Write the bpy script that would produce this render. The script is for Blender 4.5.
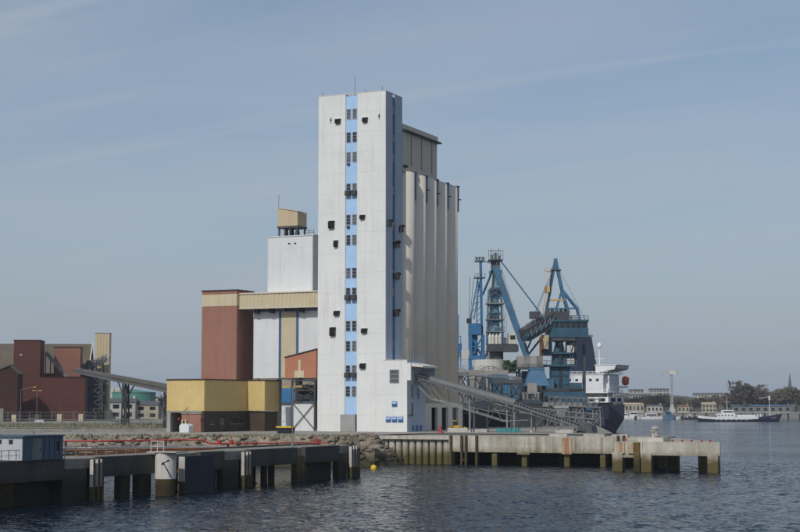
import bpy, math, random
import numpy as np
from math import radians as rad, sin, cos, pi
from mathutils import Vector, Matrix

random.seed(7); np.random.seed(7)
for o in list(bpy.data.objects): bpy.data.objects.remove(o)
SC = bpy.context.scene
C = SC.collection

# ---------------------------------------------------------------- camera, sky, sun, exposure
YAW = rad(24.5)                                   # the port grid is turned 24.5 degrees from the viewing direction
cd = bpy.data.cameras.new('camera'); cam = bpy.data.objects.new('camera', cd); C.objects.link(cam)
cam.location = (126.9, -271.9, 9.3)
cam.rotation_euler = (rad(90) + math.atan(141/1600), 0, YAW)
cd.sensor_width = 36; cd.lens = 72; cd.clip_start = 1; cd.clip_end = 30000
SC.camera = cam

SUN_EL = rad(41)
SUN_AZ = rad(2.2)                                 # almost square onto the silo front
to_sun = Vector((-sin(SUN_AZ)*cos(SUN_EL), -cos(SUN_AZ)*cos(SUN_EL), sin(SUN_EL)))
w = bpy.data.worlds.new('World'); SC.world = w; w.use_nodes = True
nt = w.node_tree; nd = nt.nodes; lk = nt.links; nd.clear()
out = nd.new('ShaderNodeOutputWorld'); bg = nd.new('ShaderNodeBackground')
sky = nd.new('ShaderNodeTexSky'); sky.sky_type = 'NISHITA'; sky.sun_disc = False
sky.sun_elevation = SUN_EL; sky.sun_rotation = math.atan2(to_sun.x, to_sun.y)
sky.air_density = 1.0; sky.dust_density = 1.5; sky.ozone_density = 2.0
# thin high veil of cirrus over the clear sky
tc = nd.new('ShaderNodeTexCoord'); sep = nd.new('ShaderNodeSeparateXYZ'); lk.new(tc.outputs['Generated'], sep.inputs[0])
def wm(op, a, b):
    n = nd.new('ShaderNodeMath'); n.operation = op
    for i, x in enumerate((a, b)):
        if isinstance(x, (int, float)): n.inputs[i].default_value = x
        else: lk.new(x, n.inputs[i])
    return n.outputs[0]
zz = wm('ADD', wm('MAXIMUM', sep.outputs[2], 0.0), 0.16)
cmb = nd.new('ShaderNodeCombineXYZ'); lk.new(wm('DIVIDE', sep.outputs[0], zz), cmb.inputs[0]); lk.new(wm('DIVIDE', sep.outputs[1], zz), cmb.inputs[1])
mp = nd.new('ShaderNodeMapping'); mp.inputs['Rotation'].default_value = (0, 0, rad(-62)); mp.inputs['Scale'].default_value = (0.75, 1.7, 1); lk.new(cmb.outputs[0], mp.inputs[0])
nz = nd.new('ShaderNodeTexNoise'); nz.inputs['Scale'].default_value = 1.5; nz.inputs['Detail'].default_value = 7; nz.inputs['Roughness'].default_value = 0.56; nz.inputs['Distortion'].default_value = 0.45
lk.new(mp.outputs[0], nz.inputs['Vector'])
rp = nd.new('ShaderNodeValToRGB'); rp.color_ramp.elements[0].position = 0.30; rp.color_ramp.elements[0].color = (0.18, 0.18, 0.18, 1)
rp.color_ramp.elements[1].position = 0.74; rp.color_ramp.elements[1].color = (0.72, 0.72, 0.72, 1); lk.new(nz.outputs[0], rp.inputs[0])
lowveil = wm('MULTIPLY', wm('POWER', wm('SUBTRACT', 1.0, wm('MAXIMUM', sep.outputs[2], 0.0)), 7.0), 0.40)
# a few finer wisps running the other way
mpw = nd.new('ShaderNodeMapping'); mpw.inputs['Rotation'].default_value = (0, 0, rad(12)); mpw.inputs['Scale'].default_value = (0.35, 5.5, 1); lk.new(cmb.outputs[0], mpw.inputs[0])
nzw = nd.new('ShaderNodeTexNoise'); nzw.inputs['Scale'].default_value = 1.3; nzw.inputs['Detail'].default_value = 8; nzw.inputs['Roughness'].default_value = 0.55; nzw.inputs['Distortion'].default_value = 0.25; lk.new(mpw.outputs[0], nzw.inputs['Vector'])
wsp = wm('MULTIPLY', wm('MAXIMUM', wm('SUBTRACT', nzw.outputs[0], 0.56), 0.0), 1.5)
fac = wm('MINIMUM', wm('ADD', wm('ADD', wm('MULTIPLY', rp.outputs[0], 0.86), wsp), lowveil), 0.96)
hs = nd.new('ShaderNodeVectorMath'); hs.operation = 'MULTIPLY'; hs.inputs[1].default_value = (0.078, 0.080, 0.083); lk.new(sky.outputs[0], hs.inputs[0])
mx = nd.new('ShaderNodeMixRGB'); lk.new(fac, mx.inputs[0]); lk.new(hs.outputs[0], mx.inputs[1]); mx.inputs[2].default_value = (0.378, 0.428, 0.496, 1)
mx2 = nd.new('ShaderNodeMixRGB'); lk.new(wm('MULTIPLY', wm('POWER', wm('SUBTRACT', 1.0, wm('MAXIMUM', sep.outputs[2], 0.0)), 16.0), 0.85), mx2.inputs[0]); lk.new(mx.outputs[0], mx2.inputs[1]); mx2.inputs[2].default_value = (0.255, 0.315, 0.385, 1)
lk.new(mx2.outputs[0], bg.inputs[0]); bg.inputs[1].default_value = 1.0; lk.new(bg.outputs[0], out.inputs[0])

sl = bpy.data.lights.new('sun', 'SUN'); sun = bpy.data.objects.new('sun', sl); C.objects.link(sun)
sl.energy = 2.15; sl.angle = rad(0.53); sl.color = (1.0, 0.965, 0.91)
sun.rotation_euler = (-to_sun).to_track_quat('-Z', 'Y').to_euler(); sun.location = (0, 0, 200)
SC.render.engine = 'CYCLES'
vs = SC.view_settings; vs.view_transform = 'Standard'; vs.look = 'None'; vs.gamma = 1; vs.exposure = 0.10; vs.use_curve_mapping = False
SC.render.resolution_x, SC.render.resolution_y = 1024, 681

# ---------------------------------------------------------------- materials
def mat(name, col, rough=0.75, var=0.18, scale=0.35, streak=0.0, scol=(0.12, 0.09, 0.06), metal=0.0, bump=0.0, bscale=4.0,
        tide=None, joints=None, fine=0.10, spec=0.35, tcol=(0.012, 0.013, 0.008), rib=None, tfr=(0.10, 0.085, 0.03), sth=0.50, srg=0.28):
    m = bpy.data.materials.new(name); m.use_nodes = True
    n = m.node_tree.nodes; l = m.node_tree.links; b = n['Principled BSDF']
    b.inputs['Roughness'].default_value = rough; b.inputs['Metallic'].default_value = metal
    b.inputs['Specular IOR Level'].default_value = spec
    tc = n.new('ShaderNodeTexCoord'); geo = n.new('ShaderNodeNewGeometry')
    oi = n.new('ShaderNodeObjectInfo')
    def math_(op, a, b_=0.0):
        q = n.new('ShaderNodeMath'); q.operation = op
        for i, x in enumerate((a, b_)):
            if isinstance(x, (int, float)): q.inputs[i].default_value = x
            else: l.new(x, q.inputs[i])
        return q.outputs[0]
    def noise(sc, det=4, vec=None, rgh=0.6):
        q = n.new('ShaderNodeTexNoise'); q.inputs['Scale'].default_value = sc; q.inputs['Detail'].default_value = det; q.inputs['Roughness'].default_value = rgh
        l.new(vec if vec is not None else geo.outputs['Position'], q.inputs['Vector']); return q.outputs[0]
    def mix(f, a, b_, mode='MIX'):
        q = n.new('ShaderNodeMixRGB'); q.blend_type = mode
        for i, x in enumerate((f, a, b_)):
            if isinstance(x, (int, float)): q.inputs[i].default_value = x
            elif isinstance(x, tuple): q.inputs[i].default_value = (*x[:3], 1)
            else: l.new(x, q.inputs[i])
        return q.outputs[0]
    def rng(v, a, b_, c, d):
        q = n.new('ShaderNodeMapRange'); l.new(v, q.inputs[0]); q.inputs[1].default_value = a; q.inputs[2].default_value = b_; q.inputs[3].default_value = c; q.inputs[4].default_value = d
        return q.outputs[0]
    k = rng(noise(scale, 5), 0.3, 0.7, 1-var, 1+var)
    k2 = rng(noise(scale*9, 3), 0.3, 0.7, 1-fine, 1+fine)
    k3 = rng(oi.outputs['Random'], 0, 1, 1-fine*0.7, 1+fine*0.7)
    kk = math_('MULTIPLY', math_('MULTIPLY', k, k2), k3)
    cc = n.new('ShaderNodeCombineColor')
    for i in range(3): l.new(kk, cc.inputs[i])
    c = mix(1.0, (*col, 1), cc.outputs[0], 'MULTIPLY')
    sx = n.new('ShaderNodeSeparateXYZ'); l.new(geo.outputs['Position'], sx.inputs[0])
    if joints:
        hz, ww, dk = joints
        fr = math_('FRACT', math_('DIVIDE', sx.outputs[2], hz))
        j = math_('LESS_THAN', fr, ww/hz)
        j = math_('MULTIPLY', j, rng(noise(0.5, 3), 0.35, 0.65, 0.2, 1.0))
        c = mix(math_('MULTIPLY', j, dk), c, (0.25, 0.25, 0.25))
    if streak > 0:
        mp = n.new('ShaderNodeMapping'); mp.inputs['Scale'].default_value = (1.3, 1.3, 0.055); l.new(geo.outputs['Position'], mp.inputs[0])
        s = noise(1.0, 5, mp.outputs[0], 0.65)
        s2 = rng(noise(0.13, 2), 0.35, 0.65, 0.2, 1.0)
        c = mix(math_('MULTIPLY', math_('MULTIPLY', rng(s, sth, sth+srg, 0, 1), s2), streak), c, scol)
    if tide:
        t = math_('ADD', sx.outputs[2], math_('MULTIPLY', math_('SUBTRACT', noise(0.9, 4), 0.5), 1.6))
        c = mix(rng(t, tide-0.45, tide+0.5, 1, 0), c, tcol)
        t3 = rng(t, tide+0.2, tide+1.3, 0.65, 0)
        c = mix(t3, c, tfr)
    l.new(c, b.inputs['Base Color'])
    hgt = None
    if rib:
        q = n.new('ShaderNodeTexWave'); q.wave_type = 'BANDS'; q.bands_direction = 'DIAGONAL'; q.inputs['Scale'].default_value = rib; l.new(geo.outputs['Position'], q.inputs['Vector']); hgt = q.outputs[1]
    if bump > 0:
        bp = n.new('ShaderNodeBump'); bp.inputs['Strength'].default_value = bump; bp.inputs['Distance'].default_value = 0.08
        l.new(hgt if hgt is not None else noise(bscale, 5), bp.inputs['Height']); l.new(bp.outputs[0], b.inputs['Normal'])
    return m

def glass_mat(name, col=(0.02, 0.025, 0.03), rough=0.15):
    m = mat(name, col, rough=rough, var=0.3, scale=0.8, spec=0.6); return m

M = dict(
 white=mat('white_painted_concrete', (0.72, 0.73, 0.71), 0.8, 0.06, 0.12, streak=0.6, scol=(0.46, 0.43, 0.37), joints=(3.85, 0.09, 0.30), fine=0.02, bump=0.15),
 whiteplain=mat('white_sheet', (0.67, 0.69, 0.70), 0.7, 0.06, 0.1, streak=0.5, scol=(0.42, 0.40, 0.36), joints=(6.0, 0.08, 0.25), fine=0.02),
 stripe=mat('pale_blue_paint', (0.38, 0.56, 0.80), 0.75, 0.08, 0.3, streak=0.3, scol=(0.4, 0.5, 0.6), fine=0.04),
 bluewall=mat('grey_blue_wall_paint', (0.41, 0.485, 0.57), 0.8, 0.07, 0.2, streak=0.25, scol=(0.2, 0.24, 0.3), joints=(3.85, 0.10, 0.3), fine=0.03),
 deepblue=mat('deep_blue_paint', (0.05, 0.12, 0.25), 0.6, 0.15, 0.5),
 signblue=mat('blue_hatch_paint', (0.05, 0.13, 0.36), 0.5, 0.15, 1.0),
 silo=mat('beige_silo_concrete', (0.70, 0.64, 0.545), 0.9, 0.05, 0.1, streak=0.45, scol=(0.54, 0.47, 0.37), fine=0.03, bump=0.2),
 headhouse=mat('grey_headhouse_concrete', (0.64, 0.57, 0.465), 0.9, 0.06, 0.15, streak=0.45, scol=(0.2, 0.18, 0.16), fine=0.03),
 concrete=mat('concrete', (0.34, 0.325, 0.295), 0.9, 0.16, 0.3, streak=0.3, bump=0.4),
 lightconc=mat('pale_concrete', (0.43, 0.41, 0.37), 0.9, 0.14, 0.35, streak=0.5, scol=(0.2, 0.16, 0.1), bump=0.4),
 quay=mat('weathered_quay_concrete', (0.50, 0.475, 0.41), 0.92, 0.22, 0.3, streak=0.95, scol=(0.19, 0.14, 0.075), sth=0.38, bump=0.5, tide=1.75, tcol=(0.014, 0.016, 0.009), tfr=(0.16, 0.13, 0.05)),
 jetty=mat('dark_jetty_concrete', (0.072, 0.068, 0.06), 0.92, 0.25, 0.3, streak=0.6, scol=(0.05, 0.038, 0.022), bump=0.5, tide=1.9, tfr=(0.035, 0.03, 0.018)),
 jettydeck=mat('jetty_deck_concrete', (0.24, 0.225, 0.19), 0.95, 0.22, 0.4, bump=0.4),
 ruststain=mat('rust_stained_concrete', (0.44, 0.36, 0.25), 0.92, 0.25, 0.6, streak=1.0, scol=(0.30, 0.08, 0.015), sth=0.46, srg=0.10, bump=0.4, tide=1.2),
 rust=mat('rusty_steel', (0.27, 0.085, 0.025), 0.9, 0.35, 0.9, streak=0.4, scol=(0.08, 0.03, 0.02), bump=0.4, tide=1.2),
 timber=mat('dark_tarred_timber', (0.075, 0.055, 0.04), 0.9, 0.3, 0.6, bump=0.5, tide=1.3),
 timberpale=mat('bleached_timber', (0.50, 0.48, 0.43), 0.9, 0.2, 0.8),  # pale colour; on the fender panel edge it paints sunlight
 algae=mat('algae_stained_concrete', (0.14, 0.10, 0.035), 0.95, 0.4, 0.6, bump=0.6, tide=1.3, tfr=(0.06, 0.045, 0.02)),
 ground=mat('harbour_ground', (0.25, 0.235, 0.20), 0.95, 0.22, 0.05, fine=0.2, bump=0.3),
 asphalt=mat('quay_apron', (0.33, 0.31, 0.27), 0.95, 0.2, 0.12, fine=0.12, bump=0.3),
 earth=mat('brown_earth', (0.24, 0.20, 0.145), 0.98, 0.3, 0.2, fine=0.25, bump=0.5),
 verge=mat('dry_grass_verge', (0.19, 0.185, 0.10), 1.0, 0.3, 0.1, fine=0.3, bump=0.6),
 hill=mat('far_hillside', (0.105, 0.105, 0.07), 1.0, 0.35, 0.02, fine=0.3),
 stone=mat('rubble_stone', (0.20, 0.17, 0.13), 0.95, 0.35, 0.25, fine=0.4, bump=0.6, tide=1.5, tfr=(0.07,0.06,0.03)),
 yellow=mat('ochre_yellow_sheet', (0.60, 0.455, 0.19), 0.7, 0.08, 0.15, fine=0.05, streak=0.45, scol=(0.36, 0.25, 0.10)),
 brown=mat('dark_brown_tile', (0.062, 0.043, 0.033), 0.8, 0.15, 0.5, fine=0.12),
 pinkbrick=mat('pink_brick_wall', (0.33, 0.17, 0.125), 0.9, 0.12, 0.5, fine=0.12),
 redtower=mat('red_brown_sheet', (0.31, 0.15, 0.108), 0.75, 0.07, 0.15, streak=0.5, scol=(0.20, 0.10, 0.08), fine=0.06),
 cream=mat('cream_sheet', (0.57, 0.495, 0.34), 0.75, 0.07, 0.2, fine=0.05, streak=0.45, scol=(0.33, 0.27, 0.18)),
 beige=mat('beige_sheet', (0.50, 0.41, 0.27), 0.8, 0.07, 0.2, fine=0.05, streak=0.25),
 orange=mat('orange_red_sheet', (0.44, 0.19, 0.115), 0.75, 0.08, 0.2, fine=0.05),
 maroon=mat('maroon_sheet', (0.098, 0.034, 0.026), 0.8, 0.10, 0.12, fine=0.06, streak=0.5, scol=(0.06, 0.026, 0.022)),
 pinkred=mat('faded_red_sheet', (0.25, 0.115, 0.08), 0.8, 0.08, 0.15, fine=0.05),
 barnroof=mat('brown_fibre_roof', (0.115, 0.095, 0.07), 0.9, 0.12, 0.08, fine=0.08),
 darkwall=mat('dark_shed_wall', (0.05, 0.022, 0.02), 0.9, 0.15, 0.2),
 steel=mat('galvanised_steel', (0.215, 0.22, 0.225), 0.55, 0.15, 0.5, metal=0.3),
 darksteel=mat('dark_steel', (0.075, 0.08, 0.085), 0.65, 0.25, 0.5, metal=0.2),
 cover=mat('grey_conveyor_cover', (0.145, 0.147, 0.147), 0.6, 0.12, 0.4, metal=0.2, streak=0.2, scol=(0.15, 0.14, 0.13)),
 bridgegrey=mat('weathered_bridge_sheet', (0.135, 0.125, 0.11), 0.85, 0.2, 0.3, streak=0.3),
 craneblue=mat('faded_crane_blue', (0.055, 0.150, 0.255), 0.55, 0.2, 0.4, streak=0.5, scol=(0.10, 0.08, 0.06)),
 cranebright=mat('bright_crane_blue', (0.04, 0.15, 0.31), 0.55, 0.12, 0.4),
 teal=mat('crane_teal', (0.032, 0.098, 0.150), 0.55, 0.2, 0.4, streak=0.5, scol=(0.08, 0.07, 0.06)),
 paleteal=mat('pale_teal_paint', (0.24, 0.40, 0.44), 0.6, 0.12, 0.5),
 machwhite=mat('dirty_white_paint', (0.62, 0.60, 0.55), 0.7, 0.12, 0.5, streak=0.5),
 green=mat('green_netting', (0.022, 0.05, 0.022), 0.9, 0.35, 0.5),
 turquoise=mat('turquoise_paint', (0.05, 0.24, 0.25), 0.6, 0.2, 0.6),
 tankgreen=mat('green_tank_paint', (0.10, 0.26, 0.21), 0.7, 0.1, 0.2, streak=0.3),
 navy=mat('navy_hull_paint', (0.013, 0.018, 0.045), 0.45, 0.2, 0.1, streak=0.3, scol=(0.03, 0.025, 0.03)),
 funnel=mat('funnel_blue', (0.010, 0.016, 0.05), 0.5, 0.1, 0.2),
 shipwhite=mat('ship_white', (0.74, 0.75, 0.75), 0.55, 0.06, 0.2, streak=0.2),
 lifeboat=mat('lifeboat_orange', (0.55, 0.09, 0.02), 0.5, 0.1, 0.5),
 red=mat('red_paint', (0.40, 0.045, 0.035), 0.6, 0.15, 0.8),
 yellowpaint=mat('bright_yellow_paint', (0.72, 0.47, 0.02), 0.5, 0.1, 0.8),
 black=mat('black_rubber', (0.018, 0.018, 0.02), 0.8, 0.2, 0.8),
 fenderblue=mat('blue_black_fender', (0.012, 0.018, 0.033), 0.6, 0.25, 0.5),
 cabinwhite=mat('cabin_white', (0.46, 0.48, 0.50), 0.6, 0.06, 0.5, streak=0.2),
 cabinblue=mat('cabin_blue', (0.08, 0.11, 0.155), 0.55, 0.12, 0.6),
 glass=glass_mat('dark_glass'), litglass=glass_mat('dusty_glass', (0.10, 0.11, 0.115), 0.3),  # the second glass is paler and rougher
 frame=mat('window_frame_grey', (0.42, 0.42, 0.42), 0.6, 0.1, 1.0),
 opening=mat('dark_interior', (0.012, 0.012, 0.013), 0.9, 0.2, 1.0),  # near-black colour stands for the shade inside openings
 hood=mat('dark_hood_steel', (0.035, 0.037, 0.04), 0.7, 0.3, 1.0),
 doorgrey=mat('grey_shutter', (0.33, 0.34, 0.335), 0.65, 0.1, 0.6),
 farwhite=mat('far_white_wall', (0.46, 0.445, 0.40), 0.9, 0.15, 0.05),
 farcream=mat('far_cream_wall', (0.42, 0.375, 0.28), 0.9, 0.12, 0.05),
 slate=mat('slate_roof', (0.10, 0.105, 0.115), 0.8, 0.15, 0.1),
 farblue=mat('far_blue_roof', (0.09, 0.16, 0.24), 0.7, 0.1, 0.05),
 tarp=mat('blue_roof_sheet', (0.03, 0.15, 0.30), 0.6, 0.15, 0.2),
 bark=mat('bark', (0.10, 0.08, 0.06), 0.95, 0.2, 1.0),
 twig=mat('bare_twig_crown', (0.105, 0.085, 0.064), 0.95, 0.35, 0.2, fine=0.3),
 twiggreen=mat('budding_twig_crown', (0.088, 0.08, 0.05), 0.95, 0.35, 0.2, fine=0.3),
 leafdark=mat('evergreen_leaf', (0.035, 0.05, 0.028), 0.9, 0.35, 0.2, fine=0.3),
 lampyellow=mat('lamp_housing_ochre', (0.55, 0.36, 0.12), 0.5, 0.1, 1.0),
 gravel=mat('grey_spoil', (0.23, 0.22, 0.2), 1, 0.25, 0.5, fine=0.2, bump=0.5),
)

# ---------------------------------------------------------------- mesh builder
class MB:
    def __init__(s): s.v = []; s.f = []
    def add(s, vs, fs):
        o = len(s.v); s.v += [tuple(v) for v in vs]; s.f += [tuple(i+o for i in f) for f in fs]; return s
    def box(s, x0, x1, y0, y1, z0, z1):
        x0, x1 = sorted((x0, x1)); y0, y1 = sorted((y0, y1)); z0, z1 = sorted((z0, z1))
        return s.add([(x0,y0,z0),(x1,y0,z0),(x1,y1,z0),(x0,y1,z0),(x0,y0,z1),(x1,y0,z1),(x1,y1,z1),(x0,y1,z1)],
                     [(3,2,1,0),(4,5,6,7),(0,1,5,4),(1,2,6,5),(2,3,7,6),(3,0,4,7)])
    def prism(s, poly, z0, z1, axis='z'):
        n = len(poly)
        a = sum(poly[i][0]*poly[(i+1)%n][1]-poly[(i+1)%n][0]*poly[i][1] for i in range(n))
        if a < 0: poly = poly[::-1]
        if axis == 'z': T = lambda p, h: (p[0], p[1], h)
        elif axis == 'y': T = lambda p, h: (p[0], h, p[1])
        else: T = lambda p, h: (h, p[0], p[1])
        vs = [T(p, z0) for p in poly]+[T(p, z1) for p in poly]
        fs = [tuple(range(n-1, -1, -1)), tuple(range(n, 2*n))]+[(i, (i+1)%n, n+(i+1)%n, n+i) for i in range(n)]
        if axis == 'y': fs = [f[::-1] for f in fs]
        return s.add(vs, fs)
    def tube(s, p, q, r, n=8, r2=None):
        p = Vector(p); q = Vector(q); d = q-p
        if d.length < 1e-6: return s
        R = d.to_track_quat('Z', 'Y').to_matrix(); r2 = r if r2 is None else r2
        vs = []
        for c, rr in ((p, r), (q, r2)):
            for i in range(n):
                a = 2*pi*i/n; vs.append(c+R @ Vector((rr*cos(a), rr*sin(a), 0)))
        return s.add(vs, [tuple(range(n-1, -1, -1)), tuple(range(n, 2*n))]+[(i, (i+1)%n, n+(i+1)%n, n+i) for i in range(n)])
    def beam(s, p, q, wd, h=None):
        h = wd if h is None else h
        p = Vector(p); q = Vector(q); d = (q-p)
        if d.length < 1e-6: return s
        d.normalize(); up = Vector((0,0,1)) if abs(d.z) < 0.95 else Vector((0,1,0))
        a = d.cross(up).normalized(); b = a.cross(d).normalized()
        vs = [c+a*i*wd/2+b*j*h/2 for c in (p, q) for i, j in ((-1,-1),(1,-1),(1,1),(-1,1))]
        return s.add(vs, [(3,2,1,0),(4,5,6,7),(0,1,5,4),(1,2,6,5),(2,3,7,6),(3,0,4,7)])
    def lathe(s, prof, n=24, cx=0, cy=0, a0=0, a1=2*pi):
        full = abs(a1-a0-2*pi) < 1e-6; m = n if full else n+1
        vs = [(cx+r*cos(a0+(a1-a0)*i/n), cy+r*sin(a0+(a1-a0)*i/n), z) for r, z in prof for i in range(m)]
        fs = [(j*m+i, j*m+(i+1)%m, (j+1)*m+(i+1)%m, (j+1)*m+i) for j in range(len(prof)-1) for i in range(m if full else m-1)]
        if full: fs += [tuple(range(m-1, -1, -1)), tuple((len(prof)-1)*m+i for i in range(m))]
        return s.add(vs, fs)
    def corr(s, p0, p1, z0, z1, pitch=0.5, amp=0.06):
        # corrugated wall sheet from p0 to p1 (seen from its right-hand side), trapezoid ribs
        p0 = Vector((*p0, 0)); p1 = Vector((*p1, 0)); d = p1-p0; L = d.length; d.normalize(); nrm = Vector((d.y, -d.x, 0))
        k = max(1, int(L/pitch)); st = L/k; pts = []
        for i in range(k):
            t = i*st; pts += [(t, 0), (t+st*0.35, 0), (t+st*0.5, 1), (t+st*0.85, 1)]
        pts.append((L, 0))
        vs = []
        for t, a in pts:
            b = p0+d*t+nrm*(a*amp); zt = z1 if not callable(z1) else z1(t/L)
            vs += [(b.x, b.y, z0), (b.x, b.y, zt)]
        return s.add(vs, [(2*i, 2*i+2, 2*i+3, 2*i+1) for i in range(len(pts)-1)])
    def blob(s, c, r, seed=0, sub=1, sq=(1,1,1), j=0.25):
        rnd = random.Random(seed)
        t = (1+5**.5)/2
        P = [(-1,t,0),(1,t,0),(-1,-t,0),(1,-t,0),(0,-1,t),(0,1,t),(0,-1,-t),(0,1,-t),(t,0,-1),(t,0,1),(-t,0,-1),(-t,0,1)]
        F = [(0,11,5),(0,5,1),(0,1,7),(0,7,10),(0,10,11),(1,5,9),(5,11,4),(11,10,2),(10,7,6),(7,1,8),(3,9,4),(3,4,2),(3,2,6),(3,6,8),(3,8,9),(4,9,5),(2,4,11),(6,2,10),(8,6,7),(9,8,1)]
        vs = []
        for p in P:
            v = Vector(p).normalized()*r*(1+rnd.uniform(-j, j)); vs.append((c[0]+v.x*sq[0], c[1]+v.y*sq[1], c[2]+v.z*sq[2]))
        return s.add(vs, F)
    def rail(s, pts, h=1.1, r=0.04, post=1.5, mid=True):
        for p, q in zip(pts[:-1], pts[1:]):
            p = Vector(p); q = Vector(q); L = (q-p).length; n = max(1, int(L/post))
            for i in range(n+1):
                b = p.lerp(q, i/n); s.beam(b, b+Vector((0,0,h)), r*1.4)
            s.beam(p+Vector((0,0,h)), q+Vector((0,0,h)), r*1.5)
            if mid: s.beam(p+Vector((0,0,h*.5)), q+Vector((0,0,h*.5)), r)
        return s
    def lattice(s, base, top, wb, wt, n, r, legs=True):
        # four-legged braced tower, base/top = centres
        base = Vector(base); top = Vector(top)
        def cn(t, k):
            hw = (wb+(wt-wb)*t)/2; c = base.lerp(top, t); sx, sy = ((-1,-1),(1,-1),(1,1),(-1,1))[k]
            return c+Vector((sx*hw, sy*hw, 0))
        for k in range(4):
            if legs: s.beam(cn(0,k), cn(1,k), r*1.6)
            for i in range(n):
                a, b = i/n, (i+1)/n; k2 = (k+1) % 4
                s.beam(cn(a,k), cn(b,k2), r); s.beam(cn(a,k2), cn(b,k), r); s.beam(cn(b,k), cn(b,k2), r)
        return s
    def mesh(s, name, m):
        me = bpy.data.meshes.new(name); me.from_pydata(s.v, [], s.f); me.materials.append(m if not isinstance(m, str) else M[m]); return me
    def build(s, name, m, parent=None, loc=None, smooth=False, world=True):
        """world=True: vertices are in world (port) coordinates and the parent only translates."""
        if parent is not None and world:
            o = parent
            while o.parent: o = o.parent
            off = o.location; s.v = [(a-off.x, b-off.y, c-off.z) for a, b, c in s.v]
        me = s.mesh(name, m)
        if smooth:
            for p in me.polygons: p.use_smooth = True
        ob = bpy.data.objects.new(name, me); C.objects.link(ob); ob.parent = parent
        if loc: ob.location = loc
        return ob

def tag(o, label=None, cat=None, group=None, kind=None):
    if label: o['label'] = label
    if cat: o['category'] = cat
    if group: o['group'] = group
    if kind: o['kind'] = kind
    return o
def thing(name, label, cat, loc=(0,0,0), rz=0.0, group=None):
    o = bpy.data.objects.new(name, None); C.objects.link(o); o.location = loc; o.rotation_euler = (0,0,rz); o.empty_display_size = 1
    return tag(o, label, cat, group)
def inst(src_mesh, name, parent, loc=(0,0,0), rz=0, sc=(1,1,1)):
    o = bpy.data.objects.new(name, src_mesh); C.objects.link(o); o.parent = parent; o.location = loc; o.rotation_euler = (0,0,rz); o.scale = sc
    return o
def copy_tree(o, parent=None):
    c = o.copy(); C.objects.link(c); c.parent = parent
    for ch in list(o.children): copy_tree(ch, c)
    return c
# survey frame: metres to the right of the line of sight, metres of distance -> port coordinates
FW = Vector((-sin(YAW), cos(YAW), 0)); RT = Vector((cos(YAW), sin(YAW), 0)); CAM0 = Vector((126.9, -271.9, 0))
def S(x, d, z=0.0):
    p = CAM0+RT*x+FW*d; return (p.x, p.y, z)
G = 4.7        # harbour ground level above the water

# ================================================================= SETTING
# water: one sheet, finely waved in the harbour, coarse towards the horizon
def axis(a, b, n, lo, hi, g=1.12):
    core = list(np.linspace(a, b, n)); st = core[1]-core[0]; s = st; x = b; up = []
    while x < hi: s *= g; x += s; up.append(x)
    s = st; x = a; dn = []
    while x > lo: s *= g; x -= s; dn.append(x)
    return np.array(dn[::-1]+core+up)
wx = axis(-105, 105, 500, -9000, 9000, 1.10); wy = axis(120, 262, 420, -6000, 12000, 1.03)
gx, gy = np.meshgrid(wx, wy); hz = np.zeros_like(gx)
dxs = np.gradient(wx)[None, :]; dys = np.gradient(wy)[:, None]; loc_st = np.maximum(dxs+0*gy, dys+0*gx)
rs = np.random.RandomState(3)
for i in range(90):
    lam = 0.9*(3.4/0.9)**rs.rand(); th = rad(250)+rs.normal(0, 0.75); k = 2*pi/lam
    amp = 0.0024*lam**0.75*(0.6+0.8*rs.rand())
    hz += amp*np.sin(k*(gx*cos(th)+gy*sin(th))+rs.rand()*6.28)*np.clip((lam/loc_st-2)/2, 0, 1)
ny, nx = gx.shape
co = np.empty((ny*nx, 3), dtype=np.float64)
co[:, 0] = CAM0.x+gx.ravel()*RT.x+gy.ravel()*FW.x; co[:, 1] = CAM0.y+gx.ravel()*RT.y+gy.ravel()*FW.y; co[:, 2] = hz.ravel()
idx = np.arange(ny*nx).reshape(ny, nx)
q = np.stack([idx[:-1,:-1], idx[:-1,1:], idx[1:,1:], idx[1:,:-1]], -1).reshape(-1, 4)
me = bpy.data.meshes.new('water'); me.vertices.add(len(co)); me.vertices.foreach_set('co', co.ravel())
me.loops.add(q.size); me.loops.foreach_set('vertex_index', q.ravel().astype(np.int32))
me.polygons.add(len(q)); me.polygons.foreach_set('loop_start', np.arange(0, q.size, 4, dtype=np.int32))
me.update(calc_edges=True); me.polygons.foreach_set('use_smooth', np.ones(len(q), dtype=bool))
wm_ = bpy.data.materials.new('harbour_water'); wm_.use_nodes = True
n = wm_.node_tree.nodes; l = wm_.node_tree.links; b = n['Principled BSDF']
b.inputs['Base Color'].default_value = (0.005, 0.011, 0.020, 1); b.inputs['Specular IOR Level'].default_value = 0.30; b.inputs['Roughness'].default_value = 0.10; b.inputs['IOR'].default_value = 1.33
g_ = n.new('ShaderNodeNewGeometry')
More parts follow.
